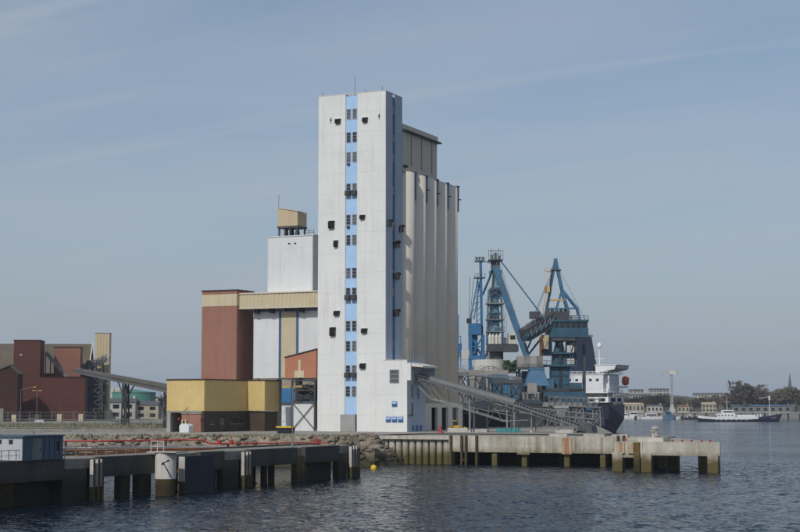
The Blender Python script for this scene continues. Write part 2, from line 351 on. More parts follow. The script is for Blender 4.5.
# ripples: the surface normal is tilted by two scales of noise, weaker in calm lanes
def vm(op, a, b_):
    q = n.new('ShaderNodeVectorMath'); q.operation = op
    for i, x in enumerate((a, b_)):
        if isinstance(x, tuple): q.inputs[i].default_value = x
        else: l.new(x, q.inputs[i])
    return q.outputs[0]
def ripple(sc, det, amp):
    mp_ = n.new('ShaderNodeMapping'); mp_.inputs['Rotation'].default_value = (0, 0, -YAW); mp_.inputs['Scale'].default_value = (0.75, 1.25, 1); l.new(g_.outputs['Position'], mp_.inputs[0])
    q = n.new('ShaderNodeTexNoise'); q.inputs['Scale'].default_value = sc; q.inputs['Detail'].default_value = det; q.inputs['Roughness'].default_value = 0.6
    l.new(mp_.outputs[0], q.inputs['Vector']); return vm('MULTIPLY', vm('SUBTRACT', q.outputs['Color'], (0.5, 0.5, 0.5)), (amp, amp, 0))
a2 = n.new('ShaderNodeTexNoise'); a2.inputs['Scale'].default_value = 0.018; a2.inputs['Detail'].default_value = 3; l.new(g_.outputs['Position'], a2.inputs['Vector'])
mr = n.new('ShaderNodeMapRange'); l.new(a2.outputs[0], mr.inputs[0]); mr.inputs[1].default_value = 0.35; mr.inputs[2].default_value = 0.65; mr.inputs[3].default_value = 0.5; mr.inputs[4].default_value = 1.35
rip = vm('ADD', ripple(0.9, 3, 0.95), ripple(2.8, 3, 1.75))
sc_ = n.new('ShaderNodeVectorMath'); sc_.operation = 'SCALE'; l.new(rip, sc_.inputs[0]); l.new(mr.outputs[0], sc_.inputs['Scale'])
nn_ = n.new('ShaderNodeVectorMath'); nn_.operation = 'NORMALIZE'; l.new(vm('ADD', g_.outputs['Normal'], sc_.outputs[0]), nn_.inputs[0]); l.new(nn_.outputs[0], b.inputs['Normal'])
me.materials.append(wm_)
wob = bpy.data.objects.new('water', me); C.objects.link(wob); tag(wob, kind='structure')

# land: harbour ground, its edge, quay apron
land = [(-9000,-1500),(-900,-1500),(-300,-187),(14,-41),(12,-31),(12,-12),(44,-12),(44,0),(-45,262),(-235,262),(-235,9000),(-9000,9000)]
tag(MB().prism(land, -3, G).build('ground', 'ground'), kind='structure')
tag(MB().prism([(-40,-54),(13.5,-30.5),(13.5,-12.6),(43,-12.6),(43,0),(15,60),(-60,60),(-60,-20)], G, G+0.004).build('road', 'asphalt'), kind='structure')
def strip(name, m, x0, d0, x1, d1, wd, z=G+0.006, h=0.0):
    a = Vector(S(x0, d0)); c = Vector(S(x1, d1)); dr = (c-a).normalized(); nn = Vector((-dr.y, dr.x, 0))*wd
    return tag(MB().prism([(a.x,a.y),(c.x,c.y),(c.x+nn.x,c.y+nn.y),(a.x+nn.x,a.y+nn.y)], G-0.5, z).build(name, m), kind='structure')
strip('verge', 'verge', -330, 330, -48, 322, 95, G+0.02)
strip('path', 'asphalt', -330, 264, -30, 262, 22, G+0.012)

# rubble bank below the land edge
EDGE = Vector((14, -41, 0))
def bank(t, s, z=None):      # t metres to the left along the edge, s metres out from it
    p = EDGE-RT*t-FW*s; return (p.x, p.y, (G-0.35-s*0.78) if z is None else z)
bk = MB(); T = [-3, 6, 20, 40, 70, 110, 180, 320]
for a, b2 in zip(T[:-1], T[1:]):
    vs = [bank(a,0,G-0.05), bank(b2,0,G-0.05), bank(b2,2,3.1), bank(a,2,3.1), bank(b2,7.5,-1.2), bank(a,7.5,-1.2)]
    bk.add(vs, [(0,1,2,3),(3,2,4,5)])
bk.add([(14.2,-44,G-0.1),(12.1,-30.2,G-0.1),(18,-31,0.2),(19.5,-45,-0.8)], [(0,3,2,1)])
bank_ob = tag(bk.build('rubble_bank', 'stone'), kind='structure')
smesh = []
for k in range(6): smesh.append(MB().blob((0,0,0), 1, seed=40+k, sq=(1.25,0.9,0.7), j=0.3).mesh('stone', 'stone'))
rr = random.Random(5)
for i in range(175):
    t = rr.uniform(-3, 84); s = abs(rr.gauss(0, 1))*2.2
    if s > 6.8: continue
    p = bank(t, s); sz = rr.uniform(0.28, 0.75)*(1.0 if t > 14 else 1.25)
    inst(smesh[rr.randrange(6)], 'stone', bank_ob, (p[0], p[1], p[2]+0.45), rr.uniform(0, 6.28), (sz, sz, sz))
for i in range(40):
    t = rr.uniform(-3.5, 9); s = rr.uniform(0, 6.4); p = bank(t, s); sz = rr.uniform(.35,.8); inst(smesh[rr.randrange(6)], 'stone', bank_ob, (p[0], p[1], p[2]+.35), rr.uniform(0, 6.28), (sz, sz, sz))
for i in range(85):
    a, c = rr.random(), rr.random()
    x = 12.6+c*5.2; y = -43+a*12.3; sz = rr.uniform(0.35, 0.8)
    inst(smesh[rr.randrange(6)], 'stone', bank_ob, (x, y, 4.75-c*4.3), rr.uniform(0, 6.28), (sz, sz, sz))

# ================================================================= QUAY under the silo
qz = 4.5
Q = thing('quay', 'weathered pale concrete quay with sheet piles and open bays below the conveyor', 'quay', (35,-25,0))
MB().prism([(12,-29.8),(58,-29.8),(58,-11),(44,-11),(44,-12.2),(12,-12.2)], 3.7, qz).build('deck', 'asphalt', Q)
MB().box(25.6,57.5,-30.5,-29.8,2.05,qz+0.12).build('edge_beam', 'quay', Q)
MB().box(12,25.6,-30.6,-29.8,4.02,qz+0.1).build('coping', 'quay', Q)
MB().box(12,58,-13,-12.3,-2,3.7).build('rear_wall', 'quay', Q)
pm = MB().prism([(-0.52,0.3),(-0.46,-0.10),(-0.3,-0.27),(0.3,-0.27),(0.46,-0.10),(0.52,0.3)], -2, 4.0).mesh('sheet_pile', 'quay')
for i in range(11): inst(pm, 'sheet_pile', Q, (12.65+i*1.22-35, -29.75+25, 0))
MB().box(12,25.5,-29.4,-28.9,-2,3.9).build('pile_wall', 'jetty', Q)
for u in (25.9, 33.4, 38.5, 45.6, 51.5, 56.9):
    MB().box(u-0.42,u+0.42,-30.2,-29.2,-2.5,2.1).build('pillar', 'quay', Q)
for u in (27.0, 34.6, 42, 49.5): MB().box(u-0.4,u+0.4,-22.2,-21.4,-2.5,3.7).build('pillar', 'quay', Q)
MB().box(37.5,39.6,-30.75,-30.5,1.75,2.95).build('corbel', 'quay', Q)
for u in (26.1, 28.0, 28.75, 30.6): MB().box(u-0.17,u+0.17,-31.0,-30.62,-1.5,4.75).build('fender_pile', 'timber', Q)
MB().box(45.0,46.6,-30.78,-30.5,1.9,4.5).build('fender_plate', 'ruststain', Q)
for u in (54.2, 55.1): MB().box(u-0.17,u+0.17,-31.0,-30.52,-1.5,4.9).build('fender_pile', 'timber', Q)
MB().box(28.18,28.57,-30.95,-31.0,0.7,0.9).build('tie_bar', 'timber', Q)
for u, wd in ((42.5,3.0),(48.2,3.4),(52.8,2.6)):      # low concrete kerb blocks along the back of the apron
    MB().box(u,u+wd,-29.6,-28.8,qz,qz+0.55).build('kerb_block', 'lightconc', Q)
# outer mooring head
H = thing('dolphin_platform', 'pale concrete mooring head on square legs at the outer end of the quay', 'jetty', (66,-38,0))
MB().prism([(58.05,-45.3),(73.6,-45.3),(72.2,-40.5),(58.05,-12)], 3.4, 4.25).build('deck', 'asphalt', H)
MB().box(62.4,73.6,-45.75,-45.3,2.35,4.3).build('edge_beam', 'quay', H)
MB().box(58.1,62.3,-45.6,-45.3,2.0,4.25).build('edge_beam', 'quay', H)
for u in (58.6, 62.9, 72.6): MB().box(u-0.75,u+0.75,-46.0,-44.6,-2.5,2.75).build('leg', 'quay', H)
for u in (61.5,): MB().box(u-0.45,u+0.45,-46.0,-45.6,-2.5,4.2).build('fender_panel', 'algae', H)
for u in (59.3, 60.6): MB().box(u-0.4,u+0.4,-45.9,-45.58,2.6,4.2).build('rust_plate', 'ruststain', H)
for u, v in ((64.5,-36),(70,-41),(61,-30)): MB().box(u-0.6,u+0.6,v-0.6,v+0.6,-2.5,3.5).build('leg', 'quay', H)
MB().prism([(61.2,-44.9),(65.2,-44.9),(65.2,-41),(61.2,-41)], 4.25, 4.85).build('plinth', 'quay', H)
for u, v in ((63.2,-43),):
    MB().lathe([(0.32,4.85),(0.25,5.2),(0.25,5.6),(0.45,5.75),(0.45,5.95),(0.1,6.0)], 12, u, v).build('bollard', 'lightconc', H)
red_bits = [(58.8,-42.5),(66.5,-44.8),(67.8,-44.2),(69.3,-44.7),(70.6,-44.0),(72,-44.8),(60.2,-40)]
for i, (u, v) in enumerate(red_bits):
    o = MB().lathe([(0.2,4.25),(0.13,4.3),(0.11,4.48),(0.2,4.53),(0.18,4.62),(0.05,4.64)], 10, 0, 0).build('bollard', 'red')
    o.location = (u, v, 0)
    tag(o, ['small red bollard left of the plinth on the mooring head','small red bollard just right of the plinth','red bollard on the mooring head edge, second right of the plinth','red bollard on the mooring head edge, third right of the plinth','red bollard on the mooring head edge, second from the tip','red bollard at the very tip of the mooring head','small red bollard at the inner rear of the mooring head'][i], 'bollard', 'red bollards on the mooring head')
rb = thing('bollard_post', 'stubby pale concrete bollard on the quay near the ship stern', 'bollard', (56,-16,qz))
MB().lathe([(0.6,0),(0.42,0.3),(0.42,1.1),(0.62,1.25),(0.62,1.6),(0.2,1.7)], 14).build('post', 'lightconc', rb, world=False); MB().lathe([(0.8,0.0),(0.8,0.12)], 14).build('base_plate', 'rust', rb, world=False)

# ================================================================= LEFT JETTY
J = thing('jetty', 'dark concrete jetty on piles running along the left foreground', 'jetty', (30,-120,0))
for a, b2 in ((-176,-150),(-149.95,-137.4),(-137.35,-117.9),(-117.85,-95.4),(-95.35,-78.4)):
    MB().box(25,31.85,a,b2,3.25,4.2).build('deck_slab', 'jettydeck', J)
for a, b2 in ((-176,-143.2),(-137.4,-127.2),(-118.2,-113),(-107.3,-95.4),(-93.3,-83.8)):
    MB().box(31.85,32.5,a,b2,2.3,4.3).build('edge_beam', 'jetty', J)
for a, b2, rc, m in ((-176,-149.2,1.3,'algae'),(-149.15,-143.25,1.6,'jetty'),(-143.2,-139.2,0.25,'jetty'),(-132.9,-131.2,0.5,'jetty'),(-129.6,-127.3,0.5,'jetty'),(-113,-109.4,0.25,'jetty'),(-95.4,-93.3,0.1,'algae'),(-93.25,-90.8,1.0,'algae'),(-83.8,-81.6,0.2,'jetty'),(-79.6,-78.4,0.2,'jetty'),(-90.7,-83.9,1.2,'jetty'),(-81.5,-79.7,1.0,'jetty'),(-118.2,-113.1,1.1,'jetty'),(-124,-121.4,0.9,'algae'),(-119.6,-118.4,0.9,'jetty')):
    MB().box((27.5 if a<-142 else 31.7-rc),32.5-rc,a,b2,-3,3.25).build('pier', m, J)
pmj = MB().tube((0,0,-3),(0,0,3.3),0.42,12).mesh('pile', 'jetty')
for v, u in ((-136.2,30.2),(-135,27.6),(-116.5,30.5),(-106,30.6),(-103.2,30.2),(-101.2,31),(-98.3,30.4),(-97,27),(-104.5,26.8),(-115,27),(-88,30.8),(-86,27)):
    inst(pmj, 'pile', J, (u-30, v+120, 0))
for v in (-138.9,-138.1,-137.4,-109.1,-108.3,-107.6,-80.9,-80.1,-79.3,-78.7):
    fp = MB().box(32.52,32.95,v-0.17,v+0.17,-2,4.1).build('fender_pile', 'timber', J)
    MB().box(32.53,32.94,v-0.18,v-0.171,1.4,4.1).build('facing_strip', 'timberpale', fp)  # paler strip on one narrow side of each pile
MB().box(25,25.15,-176,-78.4,4.2,4.4).build('kerb', 'jetty', J)
jr = MB()
jr.rail([(32.2,-142.8,4.3),(32.2,-130.5,4.3)], 1.1, 0.045, 1.7); jr.build('railing', 'beige', J)
MB().rail([(32.35,-158,4.3),(32.35,-149.4,4.3)], 1.0, 0.035, 1.0).build('railing', 'steel', J)

D_ = thing('mooring_drum', 'big white cylindrical fender drum against the left jetty, rusty brown below', 'mooring dolphin', (33.6,-127.0,0))
MB().lathe([(1.12,1.75),(1.12,4.45),(0.95,4.5)], 28).build('drum', 'machwhite', D_, world=False, smooth=False)
MB().lathe([(1.02,-2.5),(1.04,1.75)], 24).build('pile', 'algae', D_, world=False)
MB().prism([(-1.6,-1.2),(2.0,-1.2),(2.0,1.2),(-1.6,1.2)], 4.5, 4.62).build('cap_plate', 'lightconc', D_, world=False)
ch = MB(); pr = None
for i in range(9):
    a = -1.35+i*0.11; z = 3.5-0.22*abs(i-1)
    p = (1.16*cos(a), 1.16*sin(a), z)
    if pr: ch.tube(pr, p, 0.06, 6)
    pr = p
ch.tube((1.16*cos(-1.35),1.16*sin(-1.35),3.28),(1.16*cos(-0.7),1.16*sin(-0.7),3.75),0.06,6); ch.build('chain', 'black', D_, world=False)
MB().rail([(-1.2,-1.0,4.62),(0.4,-1.0,4.62)],1.1,.04,.8).build('railing', 'machwhite', D_, world=False)
F_ = thing('fender_panel', 'tall blue-black fender panel with white edge hung on the left jetty', 'fender', (33.4,-120.5,0))
MB().box(-0.35,0.45,-3.0,3.0,-0.6,4.0).build('panel', 'fenderblue', F_, world=False)
MB().box(-0.33,0.43,-3.08,-3.0,1.3,3.95).build('edge_facing', 'timberpale', F_, world=False)  # pale colour paints the sunlit thin face of the panel
for z in (1.0, 2.3): MB().box(-0.9,-0.35,-2.5,2.5,z,z+0.3).build('bracket', 'rust', F_, world=False)
MB().box(-0.33,0.43,-3.08,-3.0,-0.6,1.3).build('edge_facing', 'rust', F_, world=False)
F_.rotation_euler = (0,0,0)

# pipes along the jetty and bank
def pipe(name, label, pts, r, m, grp=None, valves=(), feet=True):
    base = pts[0]; t = thing(name, label, 'pipe', (base[0],base[1],0), 0, grp)
    p = MB()
    for a, b2 in zip(pts[:-1], pts[1:]): p.tube(a, b2, r, 8)
    p.build('pipe_run', m, t)
    if feet:
        for a, b2 in zip(pts[:-1], pts[1:]):
            a = Vector(a); b2 = Vector(b2); L = (b2-a).length
            for i in range(int(L/5)):
                c = a.lerp(b2, (i+.5)/max(1,int(L/5))); MB().box(c.x-.12,c.x+.12,c.y-.12,c.y+.12,max(0,c.z-2.2),c.z-r).build('support', 'darksteel', t)
    for c in valves:
        vv = MB(); vv.lathe([(0.28,c[2]-0.3),(0.28,c[2]+0.3)],10,c[0],c[1]); vv.tube((c[0],c[1],c[2]+.3),(c[0],c[1],c[2]+.75),.05,6); vv.lathe([(0.3,c[2]+.75),(0.3,c[2]+.82)],10,c[0],c[1]); vv.build('valve', m, t)
    return t
pipe('red_pipe','long bright red fire main running above the left jetty',[(-1.5,-104,4.95),(6.5,-100.3,4.95),(12.6,-89.3,4.95),(14.6,-88.4,4.95),(15.2,-88.1,4.5),(17.6,-87.0,4.4)],0.11,'red')
pipe('red_pipe','red pipe manifold with valve wheels behind the jetty beam',[(17.8,-92,4.55),(20.8,-88,4.55),(24,-84.6,4.55),(25.8,-80.3,4.55),(28.8,-79.8,4.55)],0.08,'red',valves=[(18.6,-91,4.7),(19.6,-89.6,4.7),(27.2,-80,4.7)])
pipe('grey_pipe','long pale grey pipe below the red fire main',[(-3.5,-108.2,4.15),(7.5,-103.4,4.15),(15,-94.8,4.1),(19,-92,4.1)],0.2,'steel')
pipe('grey_pipe','thin rusty pipe lying along the jetty deck edge',[(29.5,-137,4.45),(29.5,-110,4.45)],0.09,'rust',feet=False)
pw = thing('pipe_rack', 'low dark steel pipe rack on posts behind the jetty railing', 'pipe rack', (18,-112,0))
for i in range(9):
    t = i/8; u = 8+t*13; v = -118+t*22
    MB().beam((u,v,-1),(u,v,4.0),0.22).build('post', 'darksteel', pw)
    MB().beam((u-1.2,v+.7,3.9),(u+1.2,v-.7,3.9),0.2).build('crossbeam', 'darksteel', pw)
for k, z in ((-.9,4.1),(-.3,4.12),(.35,4.1)): MB().tube((8+k,-118-k*.6,z),(21+k,-96-k*.6,z),0.11,8).build('pipe', 'steel' if k<0 else 'rust', pw)
MB().beam((8,-118,3.0),(21,-96,3.0),0.18).build('rail', 'darksteel', pw)

# jetty cabin
K = thing('portable_cabin', 'white and blue portable cabin at the far left end of the jetty', 'cabin', (30.4,-147,4.22))
def kb(*a): return MB().box(*a)
kb(-2.9,2.25,-3.0,-2.94,0.1,2.15).build('end_wall','cabinwhite',K,world=False)
side = kb(2.25,2.33,-3.0,3.2,0.1,2.3).build('side_wall','cabinblue',K,world=False)
kb(-2.9,2.2,-2.9,3.2,0.0,2.2).build('body','cabinblue',K,world=False)
kb(-3.0,2.45,-3.12,3.3,2.3,2.42).build('roof','cabinblue',K,world=False)
kb(-2.95,2.3,-3.06,-2.98,2.14,2.3).build('fascia','cabinblue',K,world=False)
for x in (-0.35,0.95):
    wn = kb(x-.22,x+.22,-3.03,-3.0,1.62,1.98).build('window','glass',K,world=False); kb(x-.27,x+.27,-3.05,-3.0,1.98,2.05).build('lintel','cabinblue',wn,world=False)
dr = kb(2.33,2.37,-1.6,-0.2,0.12,2.1).build('door','steel',K,world=False); kb(2.37,2.42,-0.45,-0.38,1.0,1.15).build('handle','black',dr,world=False)
for y in (0.2,1.0,1.8,2.6): kb(2.33,2.36,y,y+.05,0.15,2.2).build('panel_seam','navy',K,world=False)
kb(2.33,2.36,2.2,2.55,.9,1.8).build('vent','black',K,world=False)
X = thing('fire_extinguisher_post', 'red fire post at the corner of the blue cabin', 'fire post', (32.2,-149.2,4.3))
MB().tube((0,0,0),(0,0,2.0),.045,6).build('post','red',X,world=False); MB().lathe([(.05,0.05),(.28,.1),(.3,.75),(.22,.95),(.08,1.0)],12).build('cylinder','red',X,world=False)
def lamp_post(loc, h, arms, label, rz=0, m='steel', hm='lampyellow', cat='street lamp', r=.09):
    t = thing('street_lamp', label, cat, loc, rz, 'lamp posts')
    MB().tube((0,0,0),(0,0,h),r,8,r*.6).build('post',m,t,world=False); MB().lathe([(r*2.5,0),(r*2.2,.4),(r,.45)],10).build('base',m,t,world=False)
    for dx, dz in arms:
        MB().tube((0,0,h-.1),(dx,0,h+dz),r*.5,6).build('arm',m,t,world=False)
        MB().prism([(dx-.1*np.sign(dx),-.17),(dx+.75*np.sign(dx),-.22),(dx+.75*np.sign(dx),.22),(dx-.1*np.sign(dx),.17)],h+dz-.1,h+dz+.12).build('lamp_head',hm,t,world=False)
    return t
lamp_post((28.6,-89.5,4.2), 7.7, ((-.45,.02),(.45,.02)), 'slim pale lamp post with two heads in front of the white tower', YAW)
lamp_post((31.0,-146.2,6.6), 1.3, ((.25,.05),), 'short lamp post on the roof of the blue cabin', YAW, r=.05, hm='cabinwhite')
lamp_post((S(-103,436)[0],S(-103,436)[1],G), 9.4, ((3.4,.6),), 'tall lamp post with yellow head before the maroon building', YAW, hm='yellowpaint')
lamp_post((S(-98.6,436)[0],S(-98.6,436)[1],G), 9.0, ((-.5,.05),(.5,.05)), 'thin grey lamp post just right of the yellow-headed one', YAW)
by = thing('buoy', 'small round yellow buoy floating off the jetty end', 'buoy', (22.8,-53,0))
MB().lathe([(0.05,-.35),(.36,-.2),(.48,.1),(.42,.4),(.2,.6),(.08,.65)],16).build('float','yellowpaint',by,world=False,smooth=True); MB().lathe([(.03,.65),(.03,.8),(.1,.82)],8).build('eye','steel',by,world=False)

# ================================================================= MAIN SILO TOWER
W = thing('silo_tower', 'tall white concrete silo head tower with pale blue window stripe', 'tower', (-7,4,G))
TOP = 69.15
UA, UB = -8.5, -5.95                       # the window stripe is a shallow recess between two piers
MB().box(-14.3,UA,0,7.3,G,TOP).build('front_pier','white',W)
MB().box(UB,0,0,0.35,G,TOP).build('front_pier','white',W)
MB().box(UA,UB,0.22,0.5,7.9,TOP-0.35).build('stripe_wall','stripe',W)
MB().box(UA-0.003,UB-.4,0.3,7.2,G,TOP-0.4).build('core','white',W)
# right side wall: two blue bays with a dark recessed slot between
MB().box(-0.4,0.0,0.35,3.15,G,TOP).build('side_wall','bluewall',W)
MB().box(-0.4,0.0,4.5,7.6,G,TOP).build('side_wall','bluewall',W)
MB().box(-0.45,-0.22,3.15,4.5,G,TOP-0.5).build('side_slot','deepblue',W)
MB().box(-14.3,-0.4,7.3,7.6,G,TOP).build('rear_wall','white',W)
MB().box(-13.9,-.45,.5,7.25,TOP-.6,TOP-.4).build('roof','concrete',W)
for a in ((-14.32,0.02,-0.02,0.2),(-14.32,-14.1,.2,7.62),(-.2,.02,.2,7.62)):
    MB().box(a[0],a[1],a[2],a[3],TOP,TOP+0.14).build('parapet','headhouse',W)
# windows of the stripe
fm = MB()
for a in ((-.46,.46,-.06,.08,-.99,-.92),(-.46,.46,-.06,.08,.92,.99),(-.46,-.40,-.06,.08,-.92,.92),(.40,.46,-.06,.08,-.92,.92),(-.4,.4,-.03,.06,.28,.33),(-.4,.4,-.03,.06,-.33,-.28)): fm.box(*a)
fmesh = fm.mesh('frame','frame'); gm = MB().box(-.40,.40,.0,.06,-.92,.92).mesh('window','glass'); gm2 = MB().box(-.40,.40,.0,.06,-.92,.92).mesh('window','litglass')
cm = MB().prism([(-.75,0),(0,0),(0,.95),(-.55,.95)],-.52,.52,axis='x').mesh('hood','hood')
rows = [65.3,60.8,56.95,50.9,44.9,41.0,34.7,30.9,24.6,20.8,16.2,12.25]
hoods = {50.9,30.9,16.2}
for zc in rows:
    for i, uc in enumerate((-7.9,-6.62)):
        wn = inst(gm2 if rr.random()<.35 else gm,'window',W,(uc+7,.17-4,zc-G)); inst(fmesh,'frame',wn,(0,0,0))
        if zc in hoods: inst(cm,'hood',wn,(0,-.02,-1.35))
inst(MB().box(-.3,.3,-.35,0,-.12,.12).mesh('bracket','hood'),'bracket',W,(-7.9+7,.2-4,55.6-G)); inst(MB().box(-.3,.3,-.3,0,-.3,.1).mesh('bracket','hood'),'bracket',W,(-7.9+7,.2-4,43.6-G))
# dark ventilation boxes on the front piers
for (x0,z0,x1,z1) in ((-10.7,63.58,-9.48,64.46),(-4.86,63.4,-3.72,64.28),(-12.04,43.3,-10.73,44.79),(-10.89,39.71,-9.95,40.98),(-5.37,44.79,-4.25,45.62),(-10.83,26.57,-9.56,27.5),(-11.67,22.7,-10.4,24.39),(-5.0,23.13,-3.73,24.05),(-5.3,16.44,-4.05,17.46)):
    b_ = MB().box(x0+.12,x1-.05,-.32,0,z0+.08,z1).build('vent_box','hood',W)
    MB().box(x0+.06,x1-.2,-.46,-.32,z0+.06,z1-.15).build('vent_flap','opening',b_); MB().box(x0,x1+.02,-.48,-.02,z1,z1+.06).build('vent_cover','frame',b_)
for x in (-11.65,-1.35):
    a_ = MB().box(x-.05,x+.05,-.1,0,63.8,64.9).build('anchor_plate','hood',W); MB().box(x-.2,x+.2,-.14,-.1,64.35,64.52).build('anchor_bar','hood',a_)
MB().box(-9.35,-6.2,-0.16,0.0,G,7.9).build('door_surround','doorgrey',W)
d_ = MB().box(-9.0,-6.5,-.2,-.16,G+.05,7.5).build('door','doorgrey',W)
for i in range(8): MB().box(-9.0,-6.5,-.225,-.2,G+.2+i*.36,G+.26+i*.36).build('slat','concrete',d_)
for z in (66,60.6,56.8,50.5,43.8,40.3,34.5,31,27.2,21): 
    wn = MB().box(-.2,-.12,3.4,4.25,z-.8,z+.8).build('window','glass',W)
    MB().box(-.18,-.09,3.35,4.3,z+.8,z+.9).build('lintel','deepblue',wn)
for v, z in ((1.0,44.1),(6.4,43.6),(4.6,40.4),(4.6,34.3),(4.5,27.3)):
    o_ = MB().box(0,.7,v-.3,v+.3,z-.8,z+.25).build('vent_box','hood',W); MB().box(.2,.85,v-.2,v+.5,z+.1,z+.55).build('vent_flap','opening',o_)
MB().tube((-7.5,2,TOP-.4),(-7.5,2,73.0),.06,6,.03).build('lightning_rod','darksteel',W)
for p in ((-13.6,.4,.9),(-4.6,.5,.7),(-1,.6,1.1)): MB().tube((p[0],p[1],TOP),(p[0],p[1],TOP+p[2]),.05,6).build('rod','darksteel',W)
MB().box(-5.3,-4.5,.8,1.6,TOP-.4,TOP+.35).build('roof_vent','headhouse',W)

# round grain bins behind the tower
B = thing('grain_silos', 'row of tall beige concrete grain bins behind the white tower', 'silo', (-7,22,G))
SP = 5.5; R0 = 2.95; V0 = 7.8
for i in range(5):
    vc = V0+SP*(i+.5)
    MB().lathe([(R0,9.9),(R0,54.9)],48,-R0+1.0,vc).build('bin','silo',B,smooth=True)
    MB().lathe([(R0,G),(R0,54.9)],32,-10.6,vc).build('bin','silo',B)
MB().box(-13.4,.3,V0,V0+27.6,54.9,55.15).build('roof_slab','headhouse',B)
MB().box(-14,-4,V0+.3,V0+27.2,G,54.5).build('inner_wall','silo',B)
for i in range(5):
    vc = V0+SP*(i+1)-.25
    MB().box(-3.0,-.25,vc-.35,vc+.35,9.9,54.88).build('web_wall','silo',B)
    q_ = MB().box(-.25,.45,vc-.28,vc+.28,49.9,54.95).build('drain_box','craneblue',B); MB().box(-.22,.6,vc-.34,vc+.34,54.95,55.35).build('drain_head','deepblue',q_)
    if i: MB().box(.45,1.0,vc-.1,vc+.1,52.3,52.5).build('spout','hood',B)
# square base with delivery doorways
for v0, v1 in ((7.65,11.2),(11.2,19.4),(22.4,24.6),(27.9,30.2),(33.2,35.5)):
    MB().box(.45,1.0,v0,v1,G,9.2).build('base_pier','silo',B)
MB().box(-4.0,1.03,7.65,35.5,9.2,10.0).build('base_beam','silo',B)
for v0, v1 in ((19.4,22.4),(24.6,27.9),(30.2,33.2)): MB().box(-3.4,-3.1,v0-1.2,v1+3.5,G,9.2).build('doorway','opening',B)  # near-black sheets painted as the shade behind the doorways
# head house on the bins
HH = thing('head_house', 'grey concrete head house with dark vertical slits above the bins', 'building', (-6,16,55))
MB().box(-13,0,V0,24.7,55.15,63.2).build('wall','headhouse',HH)
MB().box(-13.2,.15,V0,24.9,63.2,64.1).build('parapet','headhouse',HH)
MB().box(-13.2,.75,V0,25.6,62.75,63.0).build('ledge','darksteel',HH)
for v, z0, z1 in ((11.9,56.4,62.6),(16.85,56.3,62.7),(22.0,56.2,62.7)): MB().box(0,.06,v-.19,v+.19,z0,z1).build('slit','glass',HH)
MB().box(0,.45,8.0,9.4,55.7,56.1).build('canopy','hood',HH)

# annex with the conveyor mouth
A = thing('annex', 'white four storey annex at the foot of the tower with blue hatches', 'building', (2.5,3,G))
MB().box(.1,4.95,-1.2,-.8,G,17.95).build('front_wall','white',A)
MB().box(.1,4.65,-.8,7.5,G,17.8).build('core','white',A)
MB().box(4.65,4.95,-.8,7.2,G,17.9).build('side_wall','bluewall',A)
MB().box(.0,5.0,-1.25,-.7,17.95,18.06).build('coping','headhouse',A)
MB().box(4.95,5.7,-1.2,-.7,14.2,17.4).build('canopy_cheek','white',A)
cnp = MB(); cnp.prism([(4.95,17.5),(7.9,16.9),(7.9,16.6),(4.95,16.9)],-.7,6.5,axis='y'); cnp.build('canopy','machwhite',A)
MB().box(5.0,7.4,6.2,6.5,14.2,16.6).build('canopy_wall','bluewall',A)
MB().rail([(4.9,-.6,17.95),(4.9,6.8,17.95)],1.0,.04,1.2).build('railing','bluewall',A)
wn = MB().box(1.5,3.3,-1.24,-1.2,13.8,16.15).build('window','litglass',A)
for a in ((1.42,1.5,13.72,16.23),(3.3,3.38,13.72,16.23)): MB().box(a[0],a[1],-1.3,-1.2,a[2],a[3]).build('frame','frame',wn)
for z in (13.72,14.55,15.35,16.15): MB().box(1.5,3.3,-1.29,-1.24,z,z+.07).build('glazing_bar','frame',wn)
for x,z in ((2.45,9.85),(1.2,7.0),(2.45,7.0),(3.7,7.0)):
    hb = MB().box(x-.52,x+.52,-1.32,-1.2,z-.5,z+.5).build('hatch','signblue',A); MB().box(x-.42,x+.42,-1.36,-1.32,z-.4,z-.1).build('louvre','deepblue',hb); MB().box(x-.42,x+.42,-1.36,-1.32,z+.05,z+.38).build('louvre','stripe',hb)
for v,z in ((1.2,12.2),(1.2,8.8),(4.0,12.0)):
    MB().box(4.95,5.0,v-.3,v+.3,z-1.2,z+1.2).build('slit_window','glass',A)
for v in (1.4,3.2,5.0): MB().box(4.95,5.1,v-.4,v+.4,G+.2,G+1.2).build('hatch','signblue',A)
MB().box(4.95,5.5,-.4,.2,7.6,7.9).build('lamp','hood',A)

# ================================================================= COVERED CONVEYOR running down along the quay
CV = thing('belt_conveyor', 'long grey covered belt conveyor sloping down from the annex to the quay', 'conveyor', (20,3,G))
P0 = Vector((5.4,3,14.75)); P1 = Vector((24.8,3,9.75)); P2 = Vector((38.3,3,5.4))
def lerp(a,b_,t): return a.lerp(b_,t)
# half round cover in overlapping hoops
dirv = (P1-P0).normalized(); L01 = (P1-P0).length; nseg = 22
upv = Vector((-dirv.z,0,dirv.x)); sdv = Vector((0,1,0))
seg = MB(); Ls = L01/nseg
for k in range(2):
    for i in range(11):
        a = pi*i/10; rr_ = .92 if k==0 else .86
        p = sdv*(cos(a)*rr_)+upv*(sin(a)*rr_*1.0+.1)+dirv*(k*Ls*1.04); seg.v.append(tuple(p))
seg.f += [(i,11+i,12+i,i+1) for i in range(10)]; seg.f += [tuple(range(11)), tuple(range(21,10,-1))]
sm_ = seg.mesh('cover_hoop','cover')
for i in range(nseg):
    p = P0.lerp(P1,i/nseg); inst(sm_,'cover_hoop',CV,(p.x-20,p.y-3,p.z-G))
for s in (-1,1):
    MB().beam(P0+Vector((0,s*1.0,-.05)),P1+Vector((0,s*1.0,-.05)),.12,.6).build('stringer','cover',CV)
    MB().beam(P1+Vector((0,s*1.0,-.05)),P2+Vector((0,s*1.0,-.05)),.12,.35).build('stringer','steel',CV)
